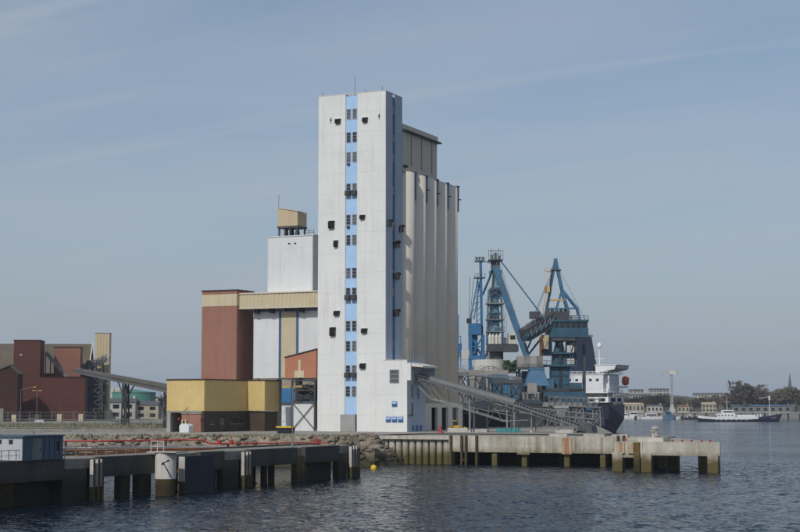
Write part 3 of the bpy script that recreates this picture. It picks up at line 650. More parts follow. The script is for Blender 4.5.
MB().beam(P0+Vector((0,0,-.1)),P2+Vector((0,0,-.12)),1.7,.1).build('belt_pan','darksteel',CV)
MB().beam(P1+Vector((0,0,.25)),P2+Vector((0,0,.25)),1.3,.08).build('belt','black',CV)
idl = MB()
for i in range(24):
    p = P1.lerp(P2,i/24); idl.beam(p+Vector((0,-.9,0)),p+Vector((0,-.9,.55)),.1); idl.beam(p+Vector((0,-.9,.55)),p+Vector((0,.9,.35)),.1)
idl.build('idlers','steel',CV)
# lower chords and bracing of the long truss
for s in (-1,1):
    y = 3+s*1.05
    A0 = Vector((4.98,y,13.9)); A1 = Vector((8.4,y,10.8)); A2 = Vector((22.7,y,6.7)); A3 = Vector((27.5,y,6.9))
    MB().tube(A0,A1,.085,6).build('lower_chord','steel',CV); MB().tube(A1,A2,.085,6).build('lower_chord','steel',CV); MB().tube(A2,A3,.085,6).build('lower_chord','steel',CV)
    br = MB()
    for i in range(5):
        t = i/5; t2 = (i+1)/5
        top = P0.lerp(P1,.12+t*.8); top.y = y; bt = A1.lerp(A2,t); bt2 = A1.lerp(A2,t2)
        br.tube(top+Vector((0,0,-.2)),bt,.05,6)
        if i%2==0: br.tube(top+Vector((0,0,-.2)),bt2,.05,6)
    br.tube(A1+Vector((0,0,.0)),A2+Vector((2.2,0,.9)),.05,6); br.build('bracing','steel',CV)
for (x,wd) in ((16.2,.3),(23.5,.28),(24.9,.28),(28.2,.22),(36.4,.25)):
    zt = (P0.lerp(P1,(x-P0.x)/(P1.x-P0.x)) if x<P1.x else P1.lerp(P2,(x-P1.x)/(P2.x-P1.x))).z-.2
    for s in (-1,1):
        lg = MB().beam((x,3+s*1.05,G),(x,3+s*1.05,zt),wd).build('trestle_leg','steel',CV)
        MB().box(x-.3,x+.3,3+s*1.05-.3,3+s*1.05+.3,G,G+.4).build('footing','lightconc',lg)
    tb = MB().beam((x,1.95,G+.5),(x,4.05,zt),.1); tb.beam((x,1.95,zt),(x,4.05,zt),.16); tb.build('trestle_brace','steel',CV)
wk = MB().beam(P0+Vector((1,-1.55,-.3)),P2+Vector((0,-1.55,-.35)),.75,.06); wk.build('walkway','steel',CV)
hr = MB()
for i in range(31):
    p = P0.lerp(P1,i/20) if i<=20 else P1.lerp(P2,(i-20)/10)
    hr.beam(p+Vector((0,-1.9,-.3)),p+Vector((0,-1.9,.65)),.045)
for z in (.65,.2): hr.beam(P0+Vector((0,-1.9,z)),P1+Vector((0,-1.9,z)),.05); hr.beam(P1+Vector((0,-1.9,z)),P2+Vector((0,-1.9,z)),.05)
hr.build('handrail','steel',CV)
tl = MB().prism([(37.2,G),(39.8,G),(39.6,5.9),(38.4,6.4),(37.2,6.2)],1.6,4.4,axis='y'); tl.build('tail_hopper','darksteel',CV)
# second, open gallery beyond it, on lattice trestles
CG = thing('gallery_conveyor', 'grey lattice gallery on posts in front of the moored ship', 'conveyor', (30,70,G))
g0, g1 = Vector(S(36,388,9.8)), Vector(S(48,384,9.2))
for s in (-1.2,1.2):
    n_ = FW*s
    for z in (0,1.9): MB().beam(g0+n_+Vector((0,0,z)),g1+n_+Vector((0,0,z)),.22).build('chord','steel',CG)
    br = MB()
    for i in range(9):
        a, b2 = g0.lerp(g1,i/9)+n_, g0.lerp(g1,(i+1)/9)+n_
        br.beam(a,b2+Vector((0,0,1.9)),.12); br.beam(a,a+Vector((0,0,1.9)),.12)
    br.build('bracing','steel',CG)
MB().beam(g0+Vector((0,0,-.1)),g1+Vector((0,0,-.1)),2.6,.2).build('deck','cover',CG)
MB().beam(g0+Vector((0,0,2.2)),g0.lerp(g1,.72)+Vector((0,0,2.2)),2.8,.16).build('roof','cover',CG)
for t in (.08,.34,.62,.94):
    c = g0.lerp(g1,t); MB().lattice((c.x,c.y,G),(c.x,c.y,c.z-.2),2.4,1.6,2,.14).build('trestle','steel',CG)
CG2 = thing('gallery_conveyor', 'low grey pipe and belt gallery among the crane legs', 'conveyor', (20,60,G))
g0, g1 = Vector(S(16,345,9.0)), Vector(S(42,340,6.6))
for s in (-.8,.8):
    for z in (0,1.2): MB().beam(g0+FW*s+Vector((0,0,z)),g1+FW*s+Vector((0,0,z)),.2).build('chord','steel',CG2)
br = MB()
for i in range(14):
    a, b2 = g0.lerp(g1,i/14)-FW*.8, g0.lerp(g1,(i+1)/14)-FW*.8; br.beam(a,b2+Vector((0,0,1.2)),.1); br.beam(a,a+Vector((0,0,1.2)),.1)
br.build('bracing','steel',CG2); MB().beam(g0,g1,1.5,.3).build('belt_pan','darksteel',CG2)
for t in (.1,.3,.5,.7,.9):
    c = g0.lerp(g1,t); MB().beam((c.x,c.y,G),c,.3).build('post','steel',CG2); MB().beam((c.x,c.y,G+.3),(c.x+1.5,c.y+.7,c.z),.14).build('brace','steel',CG2)

# ================================================================= SECOND SILO GROUP (white blocks, red tower, cream gallery)
W2 = thing('white_silo_block', 'white sheet clad silo block with cream strip left of the tall tower', 'silo', (-30,25,G))
MB().box(-38.6,-19,18.0,38,15.2,30.6).build('lower_block','whiteplain',W2)
for u in (-38,-33.5,-22,-19.6):
    for v in (18.6,28,37.4): MB().box(u-.4,u+.4,v-.4,v+.4,G,15.2).build('column','concrete',W2)
MB().box(-35.76,-25.0,18.6,32,30.6,44.5).build('upper_block','whiteplain',W2)
MB().box(-35.9,-24.86,18.45,32.1,44.5,44.68).build('parapet','whiteplain',W2)
MB().corr((-32.1,17.9),(-28.5,17.9),15.3,28.9,.6,.05).build('cream_strip','cream',W2)
for u in (-32.35,-28.3): MB().box(u-.2,u+.2,17.72,18.0,15.3,29.0).build('downpipe','deepblue',W2)
MB().box(-38.8,-19,17.55,18.0,29.0,29.3).build('gutter','deepblue',W2)
MB().box(-25.2,-24.9,18.3,18.6,31,44.4).build('downpipe','frame',W2)
for u in (-30.7,-29.3): MB().box(u-.25,u+.25,18.5,18.6,42.9,43.15).build('vent','hood',W2)
PH = thing('penthouse', 'beige plant box on dark steel legs on top of the white silo block', 'building', (-31.9,21,44.68))
pb = MB().prism([(-34.2,46.9),(-29.5,46.9),(-29.5,49.7),(-34.2,50.7)],20,24,axis='y').build('box','beige',PH)
MB().beam((-34.35,22,50.85),(-29.4,22,49.85),4.3,.14).build('roof','cream',PH)
for u in (-34,-32.6,-31.4,-29.8):
    for v in (20.3,23.7): MB().box(u-.16,u+.16,v-.16,v+.16,44.68,46.9).build('leg','darksteel',PH)
MB().box(-34.3,-29.4,19.9,24.1,46.5,46.9).build('frame','darksteel',PH)
for u in (-33.3,-31.9,-30.6): MB().lathe([(.4,44.68),(.5,45.4),(.3,46.5)],10,u,22).build('fan','hood',PH)
MB().tube((-34.1,20.2,50.7),(-34.1,20.2,53.7),.05,6).build('rod','darksteel',PH)
MB().tube((-29.6,20.2,46.9),(-29.6,20.2,49.9),.09,6).build('downpipe','hood',PH)
MB().rail([(-27.4,19,44.68),(-25.2,19,44.68)],.9,.06,.8).build('railing','darksteel',PH)
GA = thing('cream_gallery', 'cream ribbed gallery bridging the red tower and white silo block', 'gallery', (-30,17,29.7))
MB().box(-40.9,-18.5,15.9,18.0,29.7,32.6).build('core','cream',GA)
MB().corr((-40.9,15.88),(-18.5,15.88),29.72,32.6,.9,.10).build('cladding','cream',GA)
MB().box(-40.9,-18.5,15.6,18.5,32.6,32.85).build('roof','headhouse',GA)
MB().box(-40.9,-18.5,15.7,18.0,29.5,29.7).build('soffit','headhouse',GA)
for u in (-37.4,-33.86,-26.85):
    o_ = MB().box(u-.45,u+.45,16.6,17.5,28.55,29.5).build('vent_box','hood',GA)
for u in (-30.6,-29.5): MB().lathe([(.3,28.9),(.3,29.5)],8,u,17.2).build('spout','hood',GA)
RTW = thing('red_tower', 'red-brown sheet clad elevator tower with cream band near its top', 'tower', (-45,18.5,G))
MB().box(-49.35,-41,15.08,21.9,G,33.3).build('core','redtower',RTW)
for a,b_,z0,z1,m in ((0,0,G,30.2,'redtower'),(0,0,30.2,32.65,'cream'),(0,0,32.65,33.35,'redtower')):
    e = .04 if m=='cream' else 0
    MB().corr((-49.4,15.05-e),(-40.97,15.05-e),z0,z1,.85,.05).build('front_cladding',m,RTW)
    MB().corr((-40.97+e,15.05),(-40.97+e,22.0),z0,z1,.85,.05).build('side_cladding',m,RTW)
MB().box(-49.55,-40.8,14.85,22.1,33.35,33.6).build('parapet','brown',RTW)

# ochre building with brown base
Y = thing('ochre_building', 'two-block ochre yellow building on a dark brown tiled base', 'building', (-30,-9,G))
def clad(P,u0,u1,v0,v1,z0,z1,m,pitch=.7,amp=.045,name='cladding'):
    MB().corr((u0,v0),(u1,v0),z0,z1,pitch,amp).build(name,m,P); MB().corr((u1,v0),(u1,v1),z0,z1,pitch,amp).build(name,m,P)
MB().box(-35.45,-27.5,-19.5,-4.0,8.55,14.2).build('front_block','yellow',Y); clad(Y,-35.5,-27.45,-19.55,-4,8.6,14.25,'yellow')
MB().box(-35.45,-23.6,-3.95,1.5,8.55,14.2).build('rear_block','yellow',Y); clad(Y,-27.4,-23.55,-4.0,1.55,8.6,14.25,'yellow')
MB().box(-35.6,-27.3,-19.75,-4.1,14.25,14.48).build('roof_edge','brown',Y); MB().box(-35.6,-23.4,-4.1,1.7,14.26,14.5).build('roof_edge','brown',Y)
MB().box(-35.5,-34.7,-19.5,-18.7,G,8.55).build('corner_post','concrete',Y)
MB().box(-35.5,-27.9,-19.52,-19.3,8.3,8.62).build('door_lintel','concrete',Y)
MB().box(-35.3,-33.9,-12,-11.7,G,8.5).build('rear_wall','opening',Y); MB().box(-35.45,-35.2,-18.7,-12,G,8.5).build('side_wall','concrete',Y)  # near-black rear wall paints the shade of the door recess
MB().box(-33.9,-28.2,-17.5,1.4,G,8.5).build('base_core','brown',Y)
# brown base: tiles as panels on the long side
tm = MB().box(0,.05,-.86,.86,-.6,.6).mesh('tile','brown')
MB().box(-28.2,-27.6,-19.4,1.4,G,8.5).build('base_wall','brown',Y); MB().box(-27.6,-23.75,-3.6,1.35,G,8.5).build('base_wall','brown',Y)
for r_ in range(3):
    for i in range(11):
        vv = -18.4+i*1.8
        if i>8 or (r_==1 and i in (1,3,5,6,7)): continue
        inst(tm,'tile',Y,(-27.6+30,vv+9,5.4+r_*1.25-G))
for i in (1,3,5,6,7):
    vv = -18.4+i*1.8
    wn = MB().box(-27.6,-27.56,vv-.75,vv+.75,6.15,7.2).build('window','glass',Y); MB().box(-27.56,-27.48,vv-.8,vv+.8,6.05,6.15).build('sill','concrete',wn)
MB().box(-27.6,-27.3,-4.1,-3.8,G,8.5).build('downpipe','brown',Y)
MB().box(-32.4,-28.2,-19.3,-17.5,G,8.05).build('porch_wall','pinkbrick',Y); MB().box(-32.5,-28.1,-19.45,-17.4,8.05,8.2).build('porch_roof','concrete',Y)
ac = thing('air_conditioner','beige air conditioning unit on the pink porch wall','air conditioner',(-31.6,-19.6,6.6))
MB().box(-.5,.5,-.25,.25,-.35,.35).build('casing','cream',ac,world=False); MB().lathe([(.28,0),(.28,.04)],12).build('fan','hood',ac,world=False).matrix_local = Matrix.Translation((0,-.25,0)) @ Matrix.Rotation(pi/2,4,'X')
MB().box(-.4,.4,.2,.3,-.6,-.35).build('bracket','darksteel',ac,world=False)
for x in (-32.7,-28.0):
    al = thing('alarm_beacon','red alarm beacon left of the porch' if x<-30 else 'red alarm beacon right of the porch','beacon',(x,-19.75,7.1)); MB().lathe([(.1,-.3),(.16,-.1),(.16,.15),(.05,.25)],8).build('lens','red',al,world=False); MB().box(-.1,.1,0,.2,-.35,-.25).build('bracket','hood',al,world=False)
tk = thing('white_tank','white plastic tank standing before the pink porch','tank',(-29.4,-22.5,G))
MB().prism([(-.95,0),(1.0,0),(1.05,1.2),(.6,1.55),(-.6,1.55),(-1.0,1.2)],-.75,.75,axis='y').build('tank','shipwhite',tk,world=False); MB().lathe([(.2,1.55),(.2,1.68)],10).build('lid','frame',tk,world=False)
cfx = MB().tube((-31,-20.5,8.62),(-31,-19.4,9.3),.05,6); cfx.build('lamp_arm','hood',Y)
# orange housing on its steel tower
O = thing('conveyor_housing','orange-red sheet conveyor housing on a steel tower beside the white tower','housing',(-19.5,5,G))
MB().prism([(-23.0,14.9),(-16.2,14.9),(-16.2,20.3),(-23.0,18.8)],3.06,7,axis='y').build('core','orange',O)
MB().corr((-23.02,3.03),(-16.1,3.03),14.9,lambda t: 18.82+1.46*t,.75,.06).build('cladding','orange',O)
MB().beam((-23.2,5,18.95),(-14.4,5,20.85),4.4,.16).build('roof','darksteel',O)
MB().box(-20.85,-18.75,2.85,3.0,14.95,16.3).build('cream_panel','cream',O); MB().box(-20.0,-19.5,2.86,3.0,16.3,18.4).build('cream_panel','cream',O)
for u in (-21.5,-16.5):
    for v in (3.2,6.8): MB().box(u-.16,u+.16,v-.16,v+.16,G,14.9).build('leg','darksteel',O)
for z in (14.3,12.4,10.2): MB().box(-21.6,-16.4,3.05,6.9,z,z+.22).build('floor_frame','darksteel',O)
MB().box(-20.6,-17.2,4,6.5,10.45,13.6).build('machinery','hood',O)
lb = MB()
for a,b_ in (((-21.5,4.9),(-16.5,10.2)),((-16.5,4.9),(-21.5,10.2)),((-21.5,10.3),(-16.5,12.4)),((-16.5,10.3),(-21.5,12.4)),((-21.5,12.5),(-16.5,14.3)),((-16.5,12.5),(-21.5,14.3))): lb.beam((a[0],3.2,a[1]),(b_[0],3.2,b_[1]),.13)
lb.build('bracing','darksteel',O)
MB().rail([(-21.6,3.05,10.42),(-16.4,3.05,10.42)],1,.05,1).build('railing','darksteel',O)
MB().box(-21.3,-16.7,3.45,3.55,G,10.1).build('rear_panel','whiteplain',O)
sk = thing('skip','yellow and black skip in front of the steel tower','skip',(-7.4,-25.2,G))
MB().prism([(-1.2,0),(1.2,0),(1.45,1.0),(-1.45,1.0)],-.8,.8,axis='y').build('body','black',sk,world=False); MB().box(-1.5,1.5,-.85,.85,1.0,1.25).build('rim','yellowpaint',sk,world=False)
for x in (-.7,.7): MB().box(x-.08,x+.08,-.9,-.8,.1,1.0).build('rib','black',sk,world=False)
# blue roofed shed and chain-link fence between
bs = thing('blue_shed','low shed with a bright blue sloping roof behind the ochre building','shed',(-40,45,G))
MB().box(-60,-30,50,62,G,10.2).build('wall','whiteplain',bs); MB().prism([(49.3,10.2),(62,13.4),(62,13.7),(49.3,10.55)],-61,-29,axis='x').build('roof','tarp',bs)
sp = thing('spoil_heap','tan heap of spoil behind the blue roofed shed','heap',(-66,90,G))
hb_ = MB(); r7 = random.Random(8)
for j in range(9):
    for i in range(25):
        x = -30+60*i/24; y = -14+28*j/8; hb_.v.append((x,y,max(0,13.5*(1-(y/14)**2)*(1-(abs(x)/30)**3)*(1+r7.uniform(-.08,.08)))))
hb_.f = [(j*25+i,j*25+i+1,(j+1)*25+i+1,(j+1)*25+i) for j in range(8) for i in range(24)]
hb_.build('mound','earth',sp,world=False); MB().box(-12,12,-15.5,-15,0,2.4).build('retaining_wall','concrete',sp,world=False)
fc = thing('site_fence','short grey mesh fence between ochre building and steel tower','fence',(-21,2,G))
MB().rail([(-23.3,1.8,G),(-21.6,2.2,G)],3.6,.05,.9).build('fence_panel','steel',fc)

# ================================================================= MAROON WORKS at the far left
WR = YAW+rad(6); WO = S(-116,530,G)
def L3(m,*a,name='block',par=None): return MB().box(*a).build(name,m,par,world=False)
def clf(par,x0,x1,y,z0,z1,m,p=.7,am=.03): return MB().corr((x0,y-.05),(x1,y-.05),z0,z1,p,am).build('cladding',m,par,world=False)
X_ = thing('maroon_works','maroon sheet clad works with a tall block and long low block','building',WO,WR)
L3('maroon',-11.6,-3,0,12,0,26.5,name='tall_block',par=X_); clf(X_,-11.6,-3,0,0,26.4,'maroon'); L3('darkwall',-11.8,-2.8,-.25,12.2,26.5,26.75,name='roof_edge',par=X_)
L3('maroon',-3,11.7,0,10,0,14.4,name='low_block',par=X_); clf(X_,-3,11.7,0,0,14.3,'maroon'); L3('darkwall',-2.8,11.9,-.25,10.2,14.4,14.62,name='roof_edge',par=X_)
for x in (-3.6,3.6,10.6): L3('cream',x-.75,x+.75,-.6,-.14,0,2.3,name='column',par=X_)
L3('cream',-6.6,-4.4,-.5,-.14,0,1.2,name='plinth',par=X_)
for x0,x1 in ((-2.6,2.6),(4.7,9.6)):
    dd = L3('maroon',x0,x1,-.2,-.14,0,5.2,name='door',par=X_)
    for k in range(6): L3('darkwall',x0,x1,-.23,-.2,.4+k*.85,.48+k*.85,name='slat',par=dd)
for x,z in ((-10,15.4),(-9.2,21.5)): L3('frame',x-.35,x+.35,-.3,-.1,z,z+.5,name='lamp',par=X_)
mb2 = thing('faded_red_block','faded red sheet clad block behind the maroon low roof','building',S(-116.5,545,G),WR)
L3('pinkred',-1.2,7.6,0,9,0,24.8,name='core',par=mb2); clf(mb2,-1.2,7.6,0,0,24.8,'pinkred',.8,.04); L3('darkwall',-1.4,7.8,-.25,9.2,24.8,25.05,name='roof_edge',par=mb2)
ch_ = thing('inclined_chute','grey inclined chute between the maroon block and the lower roof','conveyor',S(-117,541,G),WR)
MB().beam((-2.6,0,22.9),(4.6,0,14.7),1.6,1.2).build('casing','gravel',ch_,world=False); MB().beam((-2.6,-.9,23.7),(4.6,-.9,15.5),.12,.12).build('handrail','steel',ch_,world=False)
for k in range(5): MB().beam((-2.6+1.6*k,0,22.9-1.82*k),(-2.6+1.6*k,0,0),.3).build('leg','darksteel',ch_,world=False)
BR = thing('barn','long storage barn with wide brown fibre roof behind the maroon works','barn',S(-113.5,590,G),WR)
for sg in (-1,1):
    rs_ = MB().prism([(sg*15,16.5),(0,27.4),(0,27.75),(sg*15,16.9)],-90,0,axis='x').build('roof','barnroof',BR,world=False)
MB().prism([(-14,0),(14,0),(14,16.8),(0,27),(-14,16.8)],-89.5,-.4,axis='x').build('wall','darkwall',BR,world=False)
MB().beam((.15,-15,16.9),(.15,0,27.9),.4,.5).build('verge_board','cream',BR,world=False)
FS = thing('dark_shed','dark shed with brown roof at the left edge before the maroon block','shed',S(-122.6,512,G),WR)
MB().prism([(-20,0),(1.2,0),(1.2,15.2),(-1.5,17.6),(-20,10)],-5,7,axis='y').build('wall','darkwall',FS,world=False)
MB().beam((-20,1,10.1),(-1.1,1,17.9),13,.3).build('roof','barnroof',FS,world=False); MB().beam((-1.4,1,17.9),(1.7,1,15.0),13,.3).build('roof','barnroof',FS,world=False)
L3('gravel',-7,-3,-5.3,-5,0,4.2,name='door',par=FS); L3('cream',-.4,1.0,-5.5,-5,0,2.2,name='column',par=FS); L3('opening',-2.4,-1.0,-5.1,-5,.2,2.2,name='doorway',par=FS)
BT = thing('beige_tower','beige sheet clad elevator tower with conveyor gallery mouth','tower',S(-104,560,G),WR)
L3('beige',-2.5,2.4,0,7,0,30.3,name='core',par=BT); clf(BT,-2.5,2.4,0,0,30.3,'beige',.9,.08); L3('gravel',-2.7,2.6,-.2,7.2,30.3,30.5,name='roof_edge',par=BT)
MB().lattice((-2.2,-4,0),(-2.2,-4,20.5),6,5,5,.28).build('frame','darksteel',BT,world=False)
L3('darksteel',-4.6,1.8,-5,-3.6,4,16,name='silo_bin',par=BT)
MB().beam((-12,-4,15.8),(1.8,-4,21.5),2.6,2.2).build('gallery','gravel',BT,world=False)
gl = MB()
for i in range(10):
    p = Vector((-12,-5.6,15.4)).lerp(Vector((1.8,-5.6,21.1)),i/9); gl.beam(p+Vector((0,0,-1.4)),p+Vector((0,0,1.8)),.26); gl.beam(p+Vector((0,0,-1.4)),p+Vector((1.5,0,2.2)),.2)
gl.build('gallery_truss','steel',BT,world=False)
# long conveyor bridge from the works to the ochre building
LC = thing('conveyor_bridge','long grey covered conveyor bridge sloping down to the ochre building','conveyor',(-110,75,G))
q0 = Vector((-184.4,157.7,21.1)); q1 = Vector((-36.4,-14.2,12.4))
dv = (q1-q0); LL = dv.length; dv.normalize(); nn = Vector((dv.y,-dv.x,0)).normalized()
for i in range(26):
    a = q0.lerp(q1,i/26); b_ = q0.lerp(q1,(i+1)/26-.0008)
    MB().beam(a+Vector((0,0,.1)),b_+Vector((0,0,.1)),1.8,1.05).build('casing_panel','bridgegrey',LC)
MB().beam(q0+Vector((0,0,.7)),q1+Vector((0,0,.7)),1.3,.2).build('ridge','bridgegrey',LC)
MB().beam(q0+Vector((0,0,-.65)),q1+Vector((0,0,-.65)),1.7,.2).build('truss_floor','darksteel',LC)
for s_ in (-1,1):
    MB().beam(q0+nn*s_*1.15+Vector((0,0,-.5)),q1+nn*s_*1.15+Vector((0,0,-.5)),.14,.2).build('stringer','steel',LC)
    MB().beam(q0+nn*s_*1.25+Vector((0,0,.5)),q1+nn*s_*1.25+Vector((0,0,.5)),.07,.07).build('handrail','steel',LC)
for t in (.62,):
    c = q0.lerp(q1,t); MB().lattice((c.x,c.y,G),(c.x,c.y,c.z-.8),1.3,1.0,3,.16).build('trestle','darksteel',LC)
    for s_ in (-1,1): MB().beam((c.x,c.y,c.z-5.0),c+dv*s_*17+Vector((0,0,-.7)),.24).build('knee_brace','darksteel',LC)
MB().lattice((q1-dv*14).xy.to_3d()+Vector((0,0,G)),(q1-dv*14)+Vector((0,0,-.8)),1.2,1.0,3,.14).build('trestle','darksteel',LC)
# ---------------------------------------------------------------- small things and houses seen under the bridge
def house(name,label,x,d,wd,dp,h,wm_,rm='slate',ridge=2.2,nwin=3,storeys=2,rz=YAW,z=G,grp=None,cat='house'):
    t = thing(name,label,cat,S(x,d,z),rz,grp)
    MB().box(-wd/2,wd/2,0,dp,-2,h).build('wall',wm_,t,world=False)
    if ridge>0:
        r = MB().prism([(-.4,h),(dp/2,h+ridge),(dp+.4,h)],-wd/2-.3,wd/2+.3,axis='x').build('roof',rm,t,world=False)
        MB().box(wd/2-1.6,wd/2-.7,dp/2-.4,dp/2+.4,h+ridge*.5,h+ridge+1.0).build('chimney',wm_,r,world=False)
    else: MB().box(-wd/2-.2,wd/2+.2,-.2,dp+.2,h,h+.35).build('roof',rm,t,world=False)
    for s in range(storeys):
        for i in range(nwin):
            cx = -wd/2+wd*(i+.5)/nwin; zc = h*(s+.52)/storeys
            wn = MB().box(cx-wd/nwin*.24,cx+wd/nwin*.24,-.06,0.02,zc-h/storeys*.26,zc+h/storeys*.24).build('window','glass',t,world=False)
    return t
for a in ((-110.5,625,15,8,6.4,'farwhite','white two storey house with dark windows under the conveyor bridge',3),(-99,628,9,8,5.4,'farcream','cream house right of the white one under the conveyor bridge',2),(-117.5,618,9,7,3.6,'farwhite','low white annex left of the white house under the bridge',2),(-119,650,14,8,5,'farwhite','grey roofed shed behind the white houses under the bridge',3)):
    house('house',a[6],a[0],a[1],a[2],a[3],a[4],a[5],'slate',1.6,a[7],2 if a[4]>5 else 1)
tg = thing('storage_tank','wide green storage tank behind the houses under the conveyor bridge','tank',S(-116,700,G))
MB().lathe([(9.4,0),(9.4,10.6),(9.6,10.7),(9.6,11.0),(0.4,12.2)],40).build('shell','tankgreen',tg,world=False)
for k in range(5): MB().box(-9.7+.05,-9.3,-.3+k*.01,.3,0,11).build('ladder','steel',tg,world=False) if k==0 else None
MB().lathe([(9.5,5.2),(9.52,5.25),(9.52,5.45),(9.5,5.5)],40).build('hoop','steel',tg,world=False)
wt = thing('storage_tank','low white storage tank behind the green tank','tank',S(-127,735,G)); MB().lathe([(6.6,0),(6.6,12.6),(.4,13.6)],32).build('shell','farwhite',wt,world=False); MB().box(-.2,.2,-6.9,-6.55,0,12.8).build('ladder','steel',wt,world=False)
for x,d,m,lb_ in ((-125.5,560,'shipwhite','small white van parked right of the maroon works'),(-113.6,545,'cabinblue','blue container standing beside the fence below the bridge')):
    if m=='shipwhite':
        t = thing('white_van',lb_,'van',S(x,d,G),YAW)
        MB().prism([(-2.2,.4),(2.1,.4),(2.2,1.4),(1.5,2.4),(-2.2,2.4)],-1,1,axis='y').build('body',m,t,world=False)
        for wx_ in (-1.4,1.4):
            for wy_ in (-1,1): MB().tube((wx_,wy_*.85,.36),(wx_,wy_*1.03,.36),.36,12).build('wheel','black',t,world=False)
        MB().box(.6,1.4,-1.02,-1.0,1.5,2.2).build('window','glass',t,world=False)
    else:
        t = thing('container',lb_,'container',S(x,d,G),YAW)
        MB().corr((-2.1,-1.2),(2.1,-1.2),.1,3.6,.5,.07).build('side_wall',m,t,world=False); MB().box(-2.1,2.1,-1.15,1.2,.1,3.6).build('body',m,t,world=False); MB().box(-2.2,2.2,-1.3,1.3,3.6,3.75).build('roof',m,t,world=False)
# wire fences along the port road
def fence(label,x0,d0,x1,d1,h,post,m='steel'):
    a = Vector(S(x0,d0,G)); b_ = Vector(S(x1,d1,G)); t = thing('wire_fence',label,'fence',a)
    n_ = int((b_-a).length/post); pmsh = MB().beam((0,0,0),(0,0,h),.10).mesh('post',m)
    for i in range(n_+1):
        p = a.lerp(b_,i/n_)-a; inst(pmsh,'post',t,p)
    r_ = MB()
    for z in np.linspace(.25,h-.08,4): r_.beam((0,0,z),tuple((b_-a)+Vector((0,0,z))),.055)
    k = int((b_-a).length/.6)
    for i in range(k):
        p = (b_-a)*(i/k); r_.beam(p+Vector((0,0,.15)),p+Vector((0,0,h-.1)),.03)
    r_.build('wire_mesh',m,t,world=False)
fence('tall pale wire fence in front of the maroon works',-125,430,-64,415,3.4,3.0)
fence('lower wire fence along the road beside the ochre building',-82,330,-44,322,2.2,2.6)
kw = thing('low_wall','long low concrete wall along the port road at left','wall',S(-80,300,G)); MB().beam(S(-110,304,G+.35),S(-43,299,G+.3),.5,.6).build('wall','gravel',kw); MB().beam(S(-110,304,G+.8),S(-43,299,G+.65),.7,.12).build('coping','gravel',kw)

# ================================================================= CRANES (local x = across the view, z above ground)
CD = 430.0; PM = CD/1600
def crane(name,label,px0,d=CD,cat='crane'): return thing(name,label,cat,S((px0-400)*CD/1600*(d/CD),d,G),YAW)
def cx(px0):
    return lambda px,py,y=0.0: Vector(((px-px0)*PM, y, (424.1-py)*PM))
def part(t,name,m,*beams,wd=.3,tube=False,n=8):
    b_ = MB()
    for s in beams:
        ww = s[2] if len(s)>2 else wd
        b_.tube(s[0],s[1],ww/2,n) if tube else b_.beam(s[0],s[1],ww)
    return b_.build(name,m,t,world=False)
def bx(t,name,m,P,x0,x1,y0,y1,ya,yb):
    a = P(x0,y0); c = P(x1,y1); return MB().box(a.x,c.x,ya,yb,a.z,c.z).build(name,m,t,world=False)

# --- slim bright blue crane
P = cx(477); t = crane('slewing_crane','slim bright blue harbour crane left of the lattice tower crane',477,438)
for px in (470,483):
    for y in (-2.2,2.2): part(t,'leg','cranebright',(P(px,424,y),P(px,334,y),.75))
bx(t,'machine_house','cranebright',P,468.5,481,334,322.5,-2.6,2.6); bx(t,'portal_beam','cranebright',P,468.5,484.5,359,355,-2.7,2.7)
part(t,'portal_bracing','cranebright',*[(P(a,b_,-2.2),P(c,d,-2.2),.32) for a,b_,c,d in ((470,357,483,335),(483,357,470,335),(470,346,483,346))])
for y in (-.8,.8): part(t,'mast','cranebright',(P(482,334,y),P(481,258,y),.62))
part(t,'mast_bracing','cranebright',*[(P(482-.012*i*6,330-i*6,-.8 if i%2 else .8),P(482-.012*i*6,324-i*6,.8 if i%2 else -.8),.22) for i in range(11)])
part(t,'boom','craneblue',(P(470.5,318,0),P(478.5,275,0),.35),(P(474,318,0),P(481,275,0),.3),*[(P(470.5+i*1.33,318-i*7.1,0),P(474.5+i*1.2,314-i*7.1,0),.16) for i in range(6)])
for py,hw in ((258,5),(275,5.5)):
    pl = bx(t,'platform','craneblue',P,480-hw,480+hw,py+1,py,-1.5,1.5)
    a = P(480-hw,py); c = P(480+hw,py); MB().rail([(a.x,-1.5,a.z),(c.x,-1.5,a.z)],.9,.06,.8).build('railing','darksteel',pl,world=False)
for px in (477,480,483.5): bx(t,'floodlight','hood',P,px-.8,px+.8,257,254.5,-.5,.5)
part(t,'mast_lattice','cranebright',*[(P(476,334-i*6,-.9),P(481.5,328-i*6,-.9),.16) for i in range(9)],(P(476,334,-.9),P(478.5,280,-.9),.3))
part(t,'portal_bracing','cranebright',*[(P(a,b_,2.2),P(c,d,2.2),.32) for a,b_,c,d in ((470,357,483,335),(483,357,470,335),(470,400,483,360),(483,400,470,360))]); bx(t,'stair_tower','cranebright',P,472,477.5,357,334,-1.2,1.2)
bx(t,'pulley_block','hood',P,466.5,471.5,322,317,-.7,.7); part(t,'hoist_rope','hood',(P(470,275),P(469,318),.12),(P(474,275),P(470,318),.12))
bx(t,'counterweight','machwhite',P,461.5,470,358,349,1.5,4.5); bx(t,'counterweight','machwhite',P,480.5,489,358,350,1.5,4.5)
# --- blue mast half hidden by the bins
P = cx(458); t = crane('mast_crane','bright blue crane mast mostly hidden behind the grain bins',458,470); 
part(t,'mast','cranebright',(P(457.6,424),P(457.6,306),.7)); part(t,'ladder','cranebright',(P(461,424),P(461,330),.25),(P(459,330),P(461,330),.25)); bx(t,'platform','cranebright',P,456,462,352,350,-1.5,1.5)
bx(t,'cabin','cranebright',P,456.5,462,349,338,-1.2,1.2)

